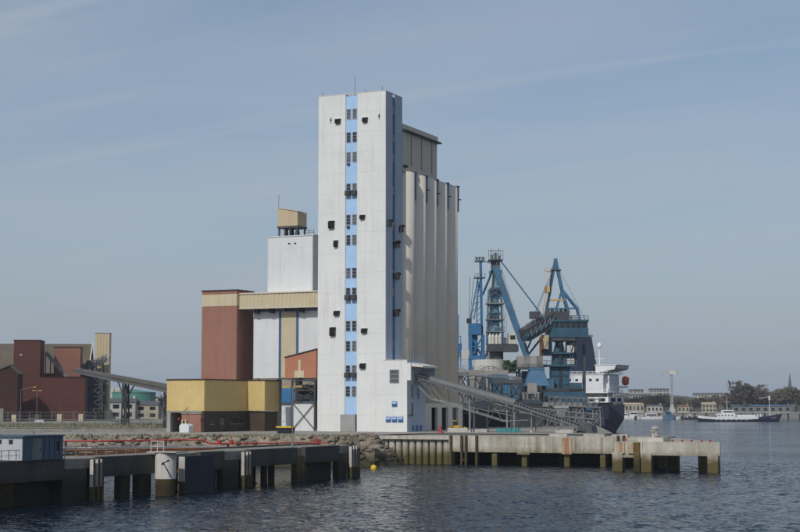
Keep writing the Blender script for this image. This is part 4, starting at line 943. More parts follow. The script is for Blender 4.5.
# --- lattice tower crane on white drum
P = cx(495); t = crane('lattice_crane','faded blue crane with lattice tower standing on a white drum',495)
bx(t,'portal_deck','concrete',P,458,507,376,370.5,-4.5,4.5)
for px,py in ((461,424),(484,424)):
    for y in (-3.6,3.6): part(t,'portal_leg','steel',(P(px,424,y),P(px,375,y),.8))
for y in (-3.6,3.6): part(t,'portal_leg','craneblue',(P(505,376,y),P(518,408,y),.9)); part(t,'portal_leg','darksteel',(P(499,376,y),P(506,424,y),.7))
part(t,'portal_bracing','darksteel',*[(P(a,b_,-3.6),P(c,d,-3.6),.3) for a,b_,c,d in ((461,400,484,376),(461,376,484,400),(461,400,506,400),(484,400,499,376),(484,376,506,400),(461,412,518,408))])
MB().lathe([(4.3,14.4),(4.3,17.1),(4.0,17.2)],36,-1.6,0).build('drum','machwhite',t,world=False)
MB().rail([(-9.9,-4.4,14.4),(3.2,-4.4,14.4)],1.0,.06,1.2).build('railing','steel',t,world=False)
MB().lathe([(1.9,17.2),(1.9,19.3),(3.4,19.5)],20,.3,0).build('turntable','darksteel',t,world=False)
bx(t,'slew_platform','darksteel',P,487,517.5,352,345.5,-3.4,3.4)
bx(t,'machine_deck','hood',P,488,516,346,344.5,-3.2,3.2)
for px in (489.5,492.5,496,499.5): MB().lathe([(.42,21.3),(.46,23.4),(.2,24.0)],12,(px-495)*PM,-2.2).build('winch_motor','machwhite',t,world=False)
bx(t,'operator_cabin','machwhite',P,508,516,344.5,333.5,-2.6,1.0)
wn = bx(t,'cabin_window','glass',P,509.5,514.5,340,336,-2.68,-2.6)
zb, zt = P(0,345).z, P(0,290).z
MB().lattice((0,0,zb),(0,0,zt),4.4,3.3,7,.17).build('lattice_tower','craneblue',t,world=False)
MB().lathe([(1.35,zb),(1.25,zb+8),(.95,zt),(.35,P(0,264).z)],14,0,.4).build('inner_column','paleteal',t,world=False)
for py in (332,320,304):
    fl = bx(t,'floor','steel',P,486,504,py+.6,py-.6,-2.4,2.4); a = P(486,py); MB().rail([(a.x,-2.4,a.z+.15),(a.x+4.8,-2.4,a.z+.15)],1.0,.05,.9).build('railing','steel',fl,world=False)
bx(t,'transformer','hood',P,491,499,320,313,-1.2,.8); bx(t,'cable_drum','doorgrey',P,503.5,508,344,338,-1,1)
part(t,'ladder','steel',(P(505,345,-2.4),P(502,288,-2.4),.1),(P(507,345,-2.4),P(504,288,-2.4),.1)); part(t,'hoist_rope','hood',*[(P(498+i*.8,262,-2.7),P(523+i*1.2,352,-3),.05) for i in range(3)])
bx(t,'hoist_house','darksteel',P,490,500,297,288,-1.4,1.4)
for y in (-1.6,1.6): part(t,'back_leg','darksteel',(P(487.5,345,y),P(494,268,y*.5),.28))
part(t,'luffing_boom','craneblue',(P(494.5,267,-2.6),P(526,357,-2.6),1.55))
bm = MB()
for i in range(14):
    a = P(494.5,267,-3.4).lerp(P(526,357,-3.4),i/14); bm.beam(a+Vector((.5,0,.2)),a+Vector((.5,0,1.1)),.09)
bm.beam(P(496.5,263.5,-3.4),P(528,353.5,-3.4),.09); bm.build('boom_handrail','steel',t,world=False)
part(t,'stay_rod','craneblue',(P(501,262,-2),P(544,322,-6),.38),tube=True)
part(t,'rear_stay','craneblue',(P(493.5,269,0),P(483.5,294,4),.42)); part(t,'rear_stay','craneblue',(P(491,263,0),P(483,259,4),.25))
hp = bx(t,'head_platform','darksteel',P,488.5,503,261,260,-2,2)
a = P(488.5,260); MB().rail([(a.x,-2,a.z),(a.x+3.9,-2,a.z)],2.4,.07,.6).build('railing','darksteel',hp,world=False)
for px,py in ((492,258),(496,256),(499.5,259)): bx(t,'sheave','steel',P,px-1.2,px+1.2,py+3,py-3,-1,1)
bx(t,'head_frame','darksteel',P,491.5,500,271,261,-.9,.9); bx(t,'head_block','craneblue',P,499.5,502,275,270,-.6,.6); bx(t,'head_block','craneblue',P,489.5,491.5,275,271,-.6,.6)
part(t,'antenna','darksteel',(P(492,254),P(492,248),.1),(P(499,255),P(499,247),.1))
# boom foot cabin on posts
bf = thing('boom_foot_house','grey panelled machine room on posts at the foot of the boom','building',S((528-400)*PM*.99,425,G),YAW)
P = cx(528)
for i in range(4): bx(bf,'panel','gravel' if i%2 else 'concrete',P,517+i*6.2,523+i*6.2,368,357,-2,-1.9)
bx(bf,'body','concrete',P,517,541.5,368,357.3,-1.9,2.4)
bx(bf,'floor','darksteel',P,515,543,370,368,-2.5,2.8)
for px in (519,530,540):
    for y in (-1.8,2.2): part(bf,'post','darksteel',(P(px,424,y),P(px,369,y),.4))
part(bf,'bracing','darksteel',(P(519,424,-1.8),P(530,371,-1.8),.25),(P(530,424,-1.8),P(519,371,-1.8),.25),(P(530,424,-1.8),P(540,371,-1.8),.25))
MB().rail([tuple(P(516,368,-2.4)),tuple(P(542,368,-2.4))],1,.05,1.2).build('railing','steel',bf,world=False)
# --- teal A-frame crane
P = cx(559); t = crane('a_frame_crane','teal portal crane with tall A-frame next to the ship funnel',559)
bx(t,'gantry_beam','teal',P,541,583,403,392,-5.5,-3.8); bx(t,'gantry_beam','teal',P,541,583,403,392,3.8,5.5); bx(t,'gantry_cross_beam','teal',P,545,579,401,393,-3.8,3.8)
for px in (544,580):
    for y in (-4.6,4.6):
        lg = part(t,'portal_leg','teal',(P(px,424,y),P(px,401,y),1.2)); bx(t,'bogie','darksteel',P,px-3.5,px+3.5,424,420,y-.5,y+.5)
bx(t,'electrical_cabin','doorgrey',P,546,558,411,400.5,-7.4,-5.6); bx(t,'electrical_cabin','darksteel',P,558.3,566,412,402,-7.2,-5.6)
a = P(566,391); MB().rail([(a.x,-5.4,a.z-.2),(a.x+4.4,-5.4,a.z-.2)],1.2,.1,1).build('railing','darksteel',t,world=False)
bx(t,'column','teal',P,550,568,392,366.5,-2.4,2.4)
for px in (549.6,567.4): bx(t,'column_flange','teal',P,px,px+1,392,366.5,-2.55,-2.4)
for py in (385,376): bx(t,'stiffener','teal',P,549.5,568.5,py,py-.8,-2.6,-2.4)
bx(t,'ring_platform','teal',P,540,575,367,365,-3.6,3.6)
bx(t,'neck','teal',P,552,566,365,354,-1.9,1.9)
bx(t,'ring_platform','teal',P,549,570,354.5,353,-3,3); MB().rail([tuple(P(540,365,-3.6)),tuple(P(575,365,-3.6))],1,.07,1.2).build('railing','darksteel',t,world=False)
MB().lathe([(2.2,P(0,353).z),(1.3,P(0,343).z),(2.9,P(0,341).z)],4,0,0,pi/4,pi/4+2*pi).build('pedestal','teal',t,world=False)
bx(t,'slew_ring','darksteel',P,547,574,341.5,338,-3.2,3.2)
bx(t,'machine_house','teal',P,546,587,338,329,-3.4,3.4); bx(t,'window_band','glass',P,547,586,329,322.5,-3.2,3.2)
for i in range(8): bx(t,'window_post','teal',P,547+i*5.5,548+i*5.5,329,322.5,-3.3,-3.2)
bx(t,'house_roof','teal',P,545,587.5,322.5,320.5,-3.6,3.6)
wk = P(546,320.5); MB().rail([(wk.x,-3.5,wk.z),(wk.x+11,-3.5,wk.z)],1.1,.08,1.1).build('railing','darksteel',t,world=False)
part(t,'conveyor_boom','darksteel',(P(522,337,-8),P(552,319,-1),3.3)); part(t,'conveyor_boom_side','teal',(P(522,339.5,-9.9),P(552,321.5,-2.9),.8))
bw = MB()
for i in range(12):
    a = P(523,331.5,-9).lerp(P(552,314,-2),i/11); bw.beam(a,a+Vector((0,0,1.3)),.1)
bw.beam(P(523,326.8,-9),P(552,309.2,-2),.1); bw.build('boom_railing','steel',t,world=False)
bx(t,'boom_head','darksteel',P,528,538,320,313,-6.5,-4.5); bx(t,'winch_house','darksteel',P,545,569,320.5,312,-1.8,1.8)
for i in range(5): bx(t,'winch','hood',P,547+i*4.3,549.5+i*4.3,312,309.5,-1.2,1.2)
for y in (-1.3,1.3):
    part(t,'a_frame_leg','craneblue',(P(556,260,y*.25),P(546,313,y),.72)); part(t,'a_frame_leg','craneblue',(P(556.5,261,y*.25),P(562.5,291,y*.6),.78)); part(t,'a_frame_leg','craneblue',(P(562.5,291,y*.6),P(568.5,313,y),.7))
    part(t,'inner_leg','craneblue',(P(562.5,290,y*.6),P(555.5,313,y),.45))
    part(t,'rear_leg','craneblue',(P(562.5,290,y*.6),P(577.5,309,y),.55)); part(t,'rear_leg','craneblue',(P(577.5,309,y),P(580,322,y),.5))
for x0,y0 in ((566,353),(566,366)): bx(t,'junction_box','machwhite',P,x0,x0+7,y0,y0-7,-2.6,-1.2)
bt_ = MB()
for i in range(6):
    a = P(524+i*4.6,341-i*2.8,-9.6); c = P(528.6+i*4.6,338.2-i*2.8,-9.6); bt_.beam(a,c+Vector((0,0,1.9)),.13); bt_.beam(a,a+Vector((0,0,1.9)),.13)
bt_.build('boom_truss','steel',t,world=False)
part(t,'under_truss','darksteel',*[(P(a,b_,-2.6),P(c,d,-2.6),.28) for a,b_,c,d in ((541,339,552,354),(546,339,541,354),(541,354,552,354),(570,338,575,352),(575,338,570,352),(541,339,541,366),(575,338,575,354))])
bx(t,'cable_tray','hood',P,558,560.5,392,343,-2.7,-2.45); part(t,'ladder','steel',(P(569.5,403,-2.6),P(569.5,340,-2.6),.1),(P(571.5,403,-2.6),P(571.5,340,-2.6),.1))
part(t,'stay_rope','hood',(P(556,262,-.3),P(525,333,-8),.07),(P(557,262,.3),P(527,332,-7),.07),(P(556,262,0),P(586,321,0),.07))
bx(t,'machinery_room','teal',P,541.5,551,356,339,-3.2,1.0); bx(t,'machinery_room','teal',P,566.5,577,365,341.5,-.6,3.0); bx(t,'side_gallery','darksteel',P,538,583,391.5,388.5,-4.6,-2.7)
bx(t,'travel_gear','craneblue',P,540,552,392,379,-4.4,-2.7); bx(t,'travel_gear','teal',P,567,580,392,383,-3.8,-1.5); bx(t,'sill_beam','teal',P,536,590,410,405,-5.2,-4.2)
for px in (548,556,564,572): part(t,'portal_strut','teal',(P(px,405,-4.7),P(px+5,423,-4.7),.5))
bx(t,'rear_house','craneblue',P,523,545,392,371,4.0,7.0); bx(t,'rear_stair','darksteel',P,583,586,403,345,1.5,2.6)
bx(t,'roof_unit','doorgrey',P,571,578,320.5,316,-1.5,1.5); bx(t,'roof_unit','hood',P,562,568,320.5,314,1.9,3.2)
bx(t,'apex_cap','craneblue',P,554.5,558,265,258.5,-.6,.6)
part(t,'tie_bar','lampyellow',(P(549,300.5,-1),P(565,300.5,-1),.5)); part(t,'tie_bar','craneblue',(P(546,309,-1.3),P(578,309,-1.3),.42))
ap = bx(t,'apex_platform','darksteel',P,549,561.5,270.8,269.6,-1.2,1.2)
part(t,'loading_tube','machwhite',(P(550,268,-1.8),P(547.5,291,-1.8),.75),(P(547.5,291,-1.8),P(542.5,316,-1.8),.95),tube=True,n=10)
bx(t,'tube_joint','lampyellow',P,544.5,549.5,293,287,-2.4,-1.2); bx(t,'tube_collar','machwhite',P,545,550,272,268,-2.3,-1.3)
part(t,'drop_chute','rust',(P(538.5,338,-6),P(538.5,357,-6),.55),(P(538.5,357,-6),P(538.5,376,-6),1.0)); bx(t,'chute_hopper','beige',P,540,547,350,336,-5,-3)
part(t,'lattice_stay','teal',(P(541,338,-3),P(526,357,-3),.5),(P(533,334,-4),P(524,355,-3),.35))
# --- hoppers and steelwork around the crane feet
def hopper(px0,d,label,m,w0,w1,y0,y1,yl):
    h = thing('loading_hopper',label,'hopper',S((px0-400)*d/1600,d,G),YAW); s = d/1600; zt,zm = (407+7360/d-y0)*s,(407+7360/d-y1)*s
    b_ = MB(); w0*=s/2; w1*=s/2
    vs = [(-w1,-w1,zm),(w1,-w1,zm),(w1,w1,zm),(-w1,w1,zm),(-w0,-w0,zt),(w0,-w0,zt),(w0,w0,zt),(-w0,w0,zt)]
    b_.add(vs,[(3,2,1,0),(4,5,6,7),(0,1,5,4),(1,2,6,5),(2,3,7,6),(3,0,4,7)]); b_.build('bin',m,h,world=False)
    MB().box(-w0-.15,w0+.15,-w0-.15,w0+.15,zt,zt+.5).build('rim',m,h,world=False)
    for a in (-w0,w0):
        for c in (-w0,w0): MB().beam((a,c,0),(a,c,zt),.35).build('leg','darksteel',h,world=False)
    b_ = MB().beam((-w0,-w0,.5),(w0,-w0,zm),.22); b_.beam((w0,-w0,.5),(-w0,-w0,zm),.22); b_.build('bracing','darksteel',h,world=False)
    return h
hopper(536,415,'dark blue funnel hopper beneath the teal crane boom','craneblue',14,24,370,386,0)
hopper(497,400,'blue sloping hopper under the portal of the lattice crane','craneblue',17,6,377,400,0)
hopper(474,395,'grey steel hopper close to the grain bins','concrete',12,5,379,398,0)
hopper(560,372,'grey hopper with cabin below the teal gantry','doorgrey',13,6,408,417,0)
cb = thing('control_box','pale grey control box on the blue hopper frame','cabinet',S((531.5-400)*412/1600,411,G+8),YAW); MB().box(-1.2,1.2,-.6,.6,0,2.7).build('casing','doorgrey',cb,world=False); MB().box(-1,1,-.65,-.6,.3,2.4).build('door','concrete',cb,world=False); MB().beam((0,0,-8),(0,0,0),.4).build('post','darksteel',cb,world=False)
gn = thing('netting_heap','dark green netting draped over a frame beside the white drum','netting',S((509-400)*428/1600,428,G),YAW)
b_ = MB()
for k in range(26): b_.blob((rr.uniform(-1.9,1.9),rr.uniform(-1.2,1.2),14.4+rr.uniform(0,3.2)*(1-abs(rr.uniform(-.5,.5)))),rr.uniform(.5,.95),seed=k+300)
b_.build('netting','green',gn,world=False); MB().box(-2.4,2.4,-1.6,1.6,13.6,14.1).build('frame','darksteel',gn,world=False)
for a in (-2,2): MB().beam((a,0,0),(a,0,13.7),.4).build('post','darksteel',gn,world=False)
def shed(label,x,d,wd,dp,h,wm_,rm):
    t = thing('quay_shed',label,'shed',S(x,d,G),YAW)
    MB().box(-wd/2,wd/2,0,dp,0,h).build('wall',wm_,t,world=False); MB().corr((-wd/2,-.02),(wd/2,-.02),0,h,.8,.06).build('cladding',wm_,t,world=False)
    MB().prism([(-.3,h),(dp+.3,h+1.0),(dp+.3,h+1.2),(-.3,h+.2)],-wd/2-.2,wd/2+.2,axis='x').build('roof',rm,t,world=False); MB().box(-wd*.2,wd*.08,-.15,-.08,0,h*.7).build('door','opening',t,world=False)
shed('low grey shed behind the conveyor trestles',24,372,18,8,5.2,'gravel','cover'); shed('dark shed between the grain bins and hoppers',15.5,352,7,6,4.2,'darksteel','cover'); shed('dark open shed below the teal crane',38.5,398,14,7,4.6,'darksteel','gravel')
shed('blue panelled transfer house left of the teal crane',26.5,388,6,5,10.2,'craneblue','darksteel')
sf = thing('trestle_frame','tangle of grey steel trestles beside the grain bins','trestle',S(18,380,G),YAW)
for i,x in enumerate((-3,1,5,9.5)):
    MB().lattice((x,0,0),(x,0,12.6-i*.9),2.6,2.2,3,.2).build('trestle','darksteel',sf,world=False)
for z in (8.2,12.2): MB().beam((-4.2,-1.2,z),(10.5,-1.2,z-.8),.4).build('girder','steel',sf,world=False)
MB().rail([(-4.2,-1.4,12.6),(10,-1.4,10.5)],1.1,.07,1.4).build('railing','steel',sf,world=False)
# wheel loader, cone, pallets, blocks on the quay
wl = thing('wheel_loader','small yellow wheel loader parked by the bin doorways','loader',S((456-400)*303/1600,303,G),YAW)
MB().prism([(-1.6,.6),(1.0,.6),(1.2,1.5),(.2,1.6),(-1.6,1.5)],-.8,.8,axis='y').build('body','yellowpaint',wl,world=False); MB().box(-.9,.3,-.7,.7,1.5,2.7).build('cab','glass',wl,world=False); MB().box(-1,.4,-.8,.8,2.7,2.85).build('cab_roof','yellowpaint',wl,world=False)
for x in (-1.1,.9):
    for y in (-.95,.95): MB().tube((x,y-.2,.6),(x,y+.2,.6),.6,14).build('wheel','black',wl,world=False)
MB().beam((.8,0,1.4),(2.2,0,.6),.35).build('lift_arm','yellowpaint',wl,world=False); MB().prism([(2.0,.1),(2.9,.1),(2.6,1.1),(2.1,1.2)],-1.1,1.1,axis='y').build('bucket','yellowpaint',wl,world=False)
wl.scale = (.72,.72,.72)
rc = thing('red_marker','red mooring marker standing on the quay edge','marker',(14.8,-8.5,G)); MB().lathe([(.55,0),(.5,.15),(.28,.2),(.18,.9),(.3,1.0),(.3,1.15),(.05,1.2)],12).build('post','red',rc,world=False); MB().box(-.5,.5,-.5,.5,0,.12).build('foot','red',rc,world=False)
for i,(u,wd,h) in enumerate(((9.5,4.0,.75),(14.6,2.4,.6),(31,3.4,.55))):
    o = thing('concrete_block',['long pale concrete block beside the bin doorways','short concrete block right of the wheel loader','flat concrete block below the conveyor trestle'][i],'block',(u+4,3+i*-1.2,G+.01)); MB().box(-wd/2,wd/2,-.5,.5,0,h).build('block','lightconc',o,world=False); MB().box(-wd/2+.3,-wd/2+.6,-.45,.45,h,h+.12).build('lifting_eye','darksteel',o,world=False)
pl_ = thing('turquoise_pallets','row of turquoise pallets lying on the quay under the conveyor','pallets',S((508-400)*290/1600,290,G),YAW)
for i in range(5): MB().box(-2.1+i*.85,-1.35+i*.85,-.6,.6,.05,.75).build('pallet','turquoise',pl_,world=False)

# ================================================================= MOORED SHIP (stern to the right, along the far quay)
SH = thing('bulk_carrier','dark navy bulk carrier with white deckhouse and blue funnel moored behind the cranes','ship',(-44.0,294,0))
def hull(t,secs,mat_,name='hull',smooth=False):
    b_ = MB(); k = None
    for s in secs:
        k = len(s); b_.v += [tuple(p) for p in s]
    for i in range(len(secs)-1):
        for j in range(k-1): b_.f.append((i*k+j,i*k+j+1,(i+1)*k+j+1,(i+1)*k+j))
    b_.f.append(tuple(range(k))[::-1]); b_.f.append(tuple((len(secs)-1)*k+j for j in range(k)))
    for i in range(len(secs)-1): b_.f.append((i*k,(i+1)*k,(i+1)*k+k-1,i*k+k-1))
    return b_.build(name,mat_,t,world=False,smooth=smooth)
def sec(x,hb,hw,zd,zw=-1.0,dx=0):      # deck half beam, water half beam
    return [(x,-hb,zd),(x+dx*.4,-hb*.99,zd*.45),(x+dx,-hw,zw),(x+dx,hw,zw),(x+dx*.4,hb*.99,zd*.45),(x,hb,zd)]
hull(SH,[[(0,-9.8,10.2),(-.2,-9.7,5.0),(-3.2,-6.5,-1),(-3.2,6.5,-1),(-.2,9.7,5.0),(0,9.8,10.2)],[(-6,-10.2,10.2),(-6,-10.1,5.0),(-8,-8,-1),(-8,8,-1),(-6,10.1,5.0),(-6,10.2,10.2)],sec(-18,10.3,9.8,10.2,-1),sec(-60,10.3,10.2,10,-1),sec(-135,10.3,10.2,10,-1),sec(-155,8.5,7,10.8,-1),sec(-172,1.0,.5,12.2,-1,4)],'navy')
def sb(name,m,*a,par=None): return MB().box(*a).build(name,m,par or SH,world=False)
sb('poop_bulwark','shipwhite',-8,-.3,-9.6,9.6,10.9,12.9); sb('poop_opening','opening',-7.6,-5.6,-9.65,-9.6,11.3,12.5); sb('poop_opening','opening',-4,-1.5,-9.65,-9.6,11.3,12.5)
sb('poop_opening','opening',-.3,-.25,-6.5,-1.0,11.2,12.6); sb('poop_opening','opening',-.3,-.25,1.5,6.5,11.2,12.6)
sb('deckhouse','shipwhite',-22,-2.2,-9.4,9.4,14.6,21.0); sb('deckhouse_base','machwhite',-21,-4,-4.5,8,10.2,14.6)
for i in range(7): 
    wn = sb('window','glass',-20.5+i*2.6,-19.5+i*2.6,-9.46,-9.4,18.6,19.5)
for z in (14.5,21.0): MB().rail([(-21.8,-9.3,z),(-.4,-9.3,z),(-.4,9,z)],1.1,.09,1.8).build('railing','shipwhite',SH,world=False)
sb('deck_slab','shipwhite',-22.2,-.4,-9.6,9.4,14.3,14.6); sb('deck_slab','shipwhite',-22.2,-1.6,-9.6,9.4,21.0,21.25)
fn = MB().prism([(-19,21.2),(-8.6,21.2),(-11.0,35.2),(-18.5,35.2)],-3,5,axis='y').build('funnel','funnel',SH,world=False)
sb('funnel_cap','machwhite',-18.8,-10.6,-3.3,5.3,35.2,35.9,par=fn)
for x in (-17,-15,-13): MB().tube((x,1,35.9),(x,1,37.4),.35,8).build('exhaust_pipe','hood',fn,world=False)
ms = MB().tube((-6.5,0,21.2),(-6.5,0,31.0),.35,8,.2).build('mast','shipwhite',SH,world=False); MB().lathe([(.1,30.6),(.8,31.0),(1.0,31.8),(.6,32.6),(.1,32.9)],12,-6.5,0).build('radome','shipwhite',ms,world=False)
for z in (24.5,27): MB().beam((-8.3,0,z),(-4.6,0,z),.2).build('yard','shipwhite',ms,world=False)
br = MB().prism([(-5.5,21.6),(1.6,22.9),(2.3,24.4),(-5.5,24.4)],-8,8,axis='y').build('bridge_wing','shipwhite',SH,world=False); sb('bridge_window','glass',1.9,2.34,-7.5,7.5,23.2,24.0,par=br); sb('bridge_roof','shipwhite',-5.8,2.6,-8.2,8.2,24.4,24.6,par=br)
sb('aft_house','shipwhite',-4.5,-1,-6,6,14.6,20.8); sb('lifeboat_ramp','shipwhite',-1.5,2.2,4.2,7.0,16.2,17.0)
lbm = thing('lifeboat','orange enclosed lifeboat hung at the ship stern','lifeboat',(-44.0+1.6,294+5.6,17.2))
MB().lathe([(.05,-.1),(1.1,.3),(1.35,1.4),(1.25,2.6),(.7,3.3),(.05,3.4)],14).build('hull','lifeboat',lbm,world=False,smooth=True); MB().box(-.4,1.36,-.5,.5,2.3,2.8).build('window','glass',lbm,world=False)
for i in range(6): MB().beam((-1.0-i*.2,-8+i*3.2,12.9),(-1.0-i*.2,-8+i*3.2,16+(i%3)*1.2),.22).build('stanchion','shipwhite',SH,world=False)
for i in range(5): MB().box(-40-i*24,-24-i*24,-7.5,7.5,10,11.6).build('hatch_cover','rust',SH,world=False)

# ================================================================= MOORED BARGE on the right
BO = thing('coaster','long low white and dark blue coaster lying moored across the harbour','boat',S(216,1026,0),YAW)
def bsec(x,hb,zd,hw=None,dx=0):
    hw = hb*.8 if hw is None else hw; return [(x,-hb,zd),(x+dx*.4,-hb*.97,zd*.5),(x+dx,-hw,-.6),(x+dx,hw,-.6),(x+dx*.4,hb*.97,zd*.5),(x,hb,zd)]
hull(BO,[bsec(-26.5,2.5,3.4,1.2,1.5),bsec(-24,3.8,3.0,3),bsec(-14,4.3,2.3),bsec(5,4.3,2.3),bsec(17,3.6,3.3,2.4),bsec(24,1.9,4.4,.9,-1.2),bsec(28,.2,5.0,.1,-2.6)],'navy')
ub = MB()
xs = [(-26.4,2.5,3.4),(-24,3.8,3.0),(-14,4.3,2.3),(5,4.3,2.3),(12,3.95,2.75)]
for (x0,h0,z0),(x1,h1,z1) in zip(xs[:-1],xs[1:]):
    for s in (-1,1): ub.add([(x0,s*(h0+.04),z0-.9),(x1,s*(h1+.04),z1-.9),(x1,s*(h1+.04),z1+.55),(x0,s*(h0+.04),z0+.55)],[(0,1,2,3) if s<0 else (3,2,1,0)])
ub.build('bulwark','shipwhite',BO,world=False)
MB().box(-14,-2.5,-3,3,2.3,5.2).build('deckhouse','shipwhite',BO,world=False); MB().box(-10.5,-3.5,-2.6,2.6,5.2,7.3).build('wheelhouse','shipwhite',BO,world=False); MB().box(-10,-3.8,-2.66,-2.6,5.8,6.7).build('window','glass',BO,world=False)
for i in range(5): MB().box(-13.4+i*2.1,-12.5+i*2.1,-3.06,-3,3.6,4.4).build('window','glass',BO,world=False)
MB().box(-1.5,10.5,-3.2,3.2,2.3,4.4).build('hatch_cover','shipwhite',BO,world=False); MB().box(-18.5,-14.5,-3.6,3.6,3.0,3.6).build('awning','slate',BO,world=False)
MB().tube((-7.2,0,7.3),(-7.2,0,15.8),.22,6,.1).build('mast','shipwhite',BO,world=False); MB().beam((-9,0,12.6),(-5.4,0,12.6),.14).build('yard','shipwhite',BO,world=False)
MB().tube((20,0,3.5),(20,0,16.2),.24,6,.14).build('foremast','shipwhite',BO,world=False); MB().beam((13.5,0,14.6),(20,0,15.8),.2).build('derrick','shipwhite',BO,world=False); MB().box(19.4,20.6,-.5,.5,13.6,16.4).build('crow_nest','machwhite',BO,world=False)
for x in (12.5,14.3): MB().lathe([(.45,2.6),(.45,4.6),(.6,4.9)],8,x,0).build('ventilator','shipwhite',BO,world=False)
for i in range(7): MB().blob((-15+i*3.2,-4.4,1.3),.55,seed=90+i,sq=(.8,.4,1.1)).build('tyre_fender','machwhite',BO,world=False)
MB().rail([(20,-2.6,3.9),(27,-.4,4.9)],1,.08,1.6).build('railing','shipwhite',BO,world=False)
# lettering-like bow mark: pale loops on the blue bow
bmk = MB()
for i in range(3):
    pts = [(21.0+i*1.25+.5*cos(a),-2.75+.3*i+.03*a*0,2.3+.35*sin(a)+.1*i) for a in np.linspace(.4,5.2,8)]
    for a,c in zip(pts[:-1],pts[1:]): bmk.tube(a,c,.07,5)
bmk.build('bow_mark','frame',BO,world=False)

# ================================================================= FAR SHORE
def terrain(name,x0,x1,d0,d1,nx,nd,fn,m):
    b_ = MB()
    for j in range(nd):
        for i in range(nx):
            x = x0+(x1-x0)*i/(nx-1); d = d0+(d1-d0)*j/(nd-1); b_.v.append(S(x,d,fn(x,d)))
    b_.f = [(j*nx+i,j*nx+i+1,(j+1)*nx+i+1,(j+1)*nx+i) for j in range(nd-1) for i in range(nx-1)]
    return tag(b_.build(name,m,smooth=True),kind='structure')
def fh(x,d):
    t = min(1,max(0,(d-1300)/420)); s = t*t*(3-2*t)
    return 5.2+s*(20+5*sin(x*.012+1)+3*sin(x*.031))-(.0 if d<1900 else (d-1900)*.012)
terrain('hill',-150,1500,1241,3200,90,24,fh,'hill')
fq = thing('far_quay','long low grey quay wall across the harbour','quay',S(230,1236,0),YAW)
MB().box(-330,950,0,5,-2,4.6).build('wall','gravel',fq,world=False); MB().box(-330,950,-.4,5,4.6,5.25).build('coping','lightconc',fq,world=False)
for i in range(40): MB().box(-130+i*9,-129+i*9,-.6,0,-2,4.6).build('fender','black',fq,world=False)
fpj = thing('pontoon','dark timber pontoon pier before the far quay','pontoon',S(200,1205,0),YAW)
MB().box(-24,24,-2,2,2.2,3.0).build('deck','gravel',fpj,world=False)
for i in range(9): MB().box(-24+i*5.8,-22.6+i*5.8,-2,2,-2,2.2).build('pile','black',fpj,world=False)
# trees: a few kinds, each a trunk with limbs and a crown of many twig clumps
def tree_meshes(seed,h,wd,m,n=900,base=.22):
    r_ = random.Random(seed); tr = MB(); tr.tube((0,0,-1),(0,0,h*.45),h*.022,7,h*.012)
    tips = []
    for k in range(7):
        a = r_.uniform(0,6.28); z0 = h*r_.uniform(.2,.45); L = h*r_.uniform(.25,.45)
        e = (cos(a)*wd*.32*r_.uniform(.6,1.1),sin(a)*wd*.32*r_.uniform(.6,1.1),z0+L); tr.tube((0,0,z0),e,h*.011,5,h*.004); tips.append(e)
    tips.append((0,0,h*.85)); cr = MB()
    lobes = [(t_,r_.uniform(.16,.30)*wd) for t_ in tips]+[((r_.uniform(-.3,.3)*wd,r_.uniform(-.3,.3)*wd,h*r_.uniform(.4,.8)),wd*r_.uniform(.14,.26)) for _ in range(9)]
    for k in range(n):
        c,rad_ = r_.choice(lobes); d = Vector((r_.gauss(0,1),r_.gauss(0,1),r_.gauss(0,1))).normalized()*rad_*r_.random()**.4
        p = Vector(c)+d
        if p.z < h*base or p.z > h: continue
        s = h*r_.uniform(.018,.042); u_ = Vector((r_.gauss(0,1),r_.gauss(0,1),r_.gauss(0,1))).normalized(); v_ = u_.orthogonal().normalized()*r_.uniform(.25,.8)
        cr.add([p-u_*s-v_*s,p+u_*s-v_*s,p+u_*s+v_*s,p-u_*s+v_*s],[(0,1,2,3)])
    return tr.mesh('trunk','bark'), cr.mesh('crown',m)
kinds = [tree_meshes(11,20,17,'twig',1500),tree_meshes(12,14,16,'twig',1300,.12),tree_meshes(13,12,13,'twiggreen',1200,.08),tree_meshes(14,9,11,'leafdark',1000,.04),tree_meshes(15,17,15,'twiggreen',1400,.15)]
tl_ = [  # x, distance, kind, scale, label
 (193,1265,2,1.0,'round brown tree left of the pale tower crane on the far shore'),(203,1270,1,1.05,'broad bare tree just left of the far tower crane'),(186,1280,2,.95,'bushy tree beside the cream far shore building'),(212,1275,1,.9,'bare tree right behind the far tower crane'),
 (222,1262,2,.85,'low green-brown tree right of the far tower crane'),(231,1258,1,.8,'round bare tree in mid far shore'),(239,1262,2,.8,'small budding tree left of the cream gabled house'),(182,1290,3,1.0,'dark evergreen right behind the ship stern'),
 (257,1268,1,.75,'low bare tree behind the coaster mast'),(268,1262,0,1.22,'tallest bare tree behind the coaster'),(276,1272,4,1.3,'tall budding tree right of the tallest bare tree'),(284,1266,0,1.1,'broad bare tree above the coaster hatch'),(291,1275,4,.95,'hazy tree behind the coaster foremast'),(299,1268,1,1.3,'low broad tree right of the coaster bow'),
 (306,1275,0,1.0,'bare tree left of the church spire'),(314,1270,4,1.1,'tree at the far right edge below the church'),(322,1280,0,.9,'tree beyond the right edge of the far shore'),(247,1345,4,.62,'small lone pine shaped tree on the hill crest'),
 (262,1350,2,.9,'bush on the hillside behind the white terrace'),(200,1380,3,1.1,'dark copse on the hill crest above the far tower crane'),(216,1400,3,1.1,'dark copse right of the crane on the hill crest'),(240,1420,3,1.0,'dark copse behind the long white terrace'),(225,1330,1,.8,'bare tree on the slope below the white terrace')]
words = ['lone','ragged','round','narrow','broad','low','sparse','thick','leaning','pale','brown','hazy','small','wide','dark','bushy','stunted','twiggy','open','dense','feathery','squat','spreading','clumped','scrubby','slender']
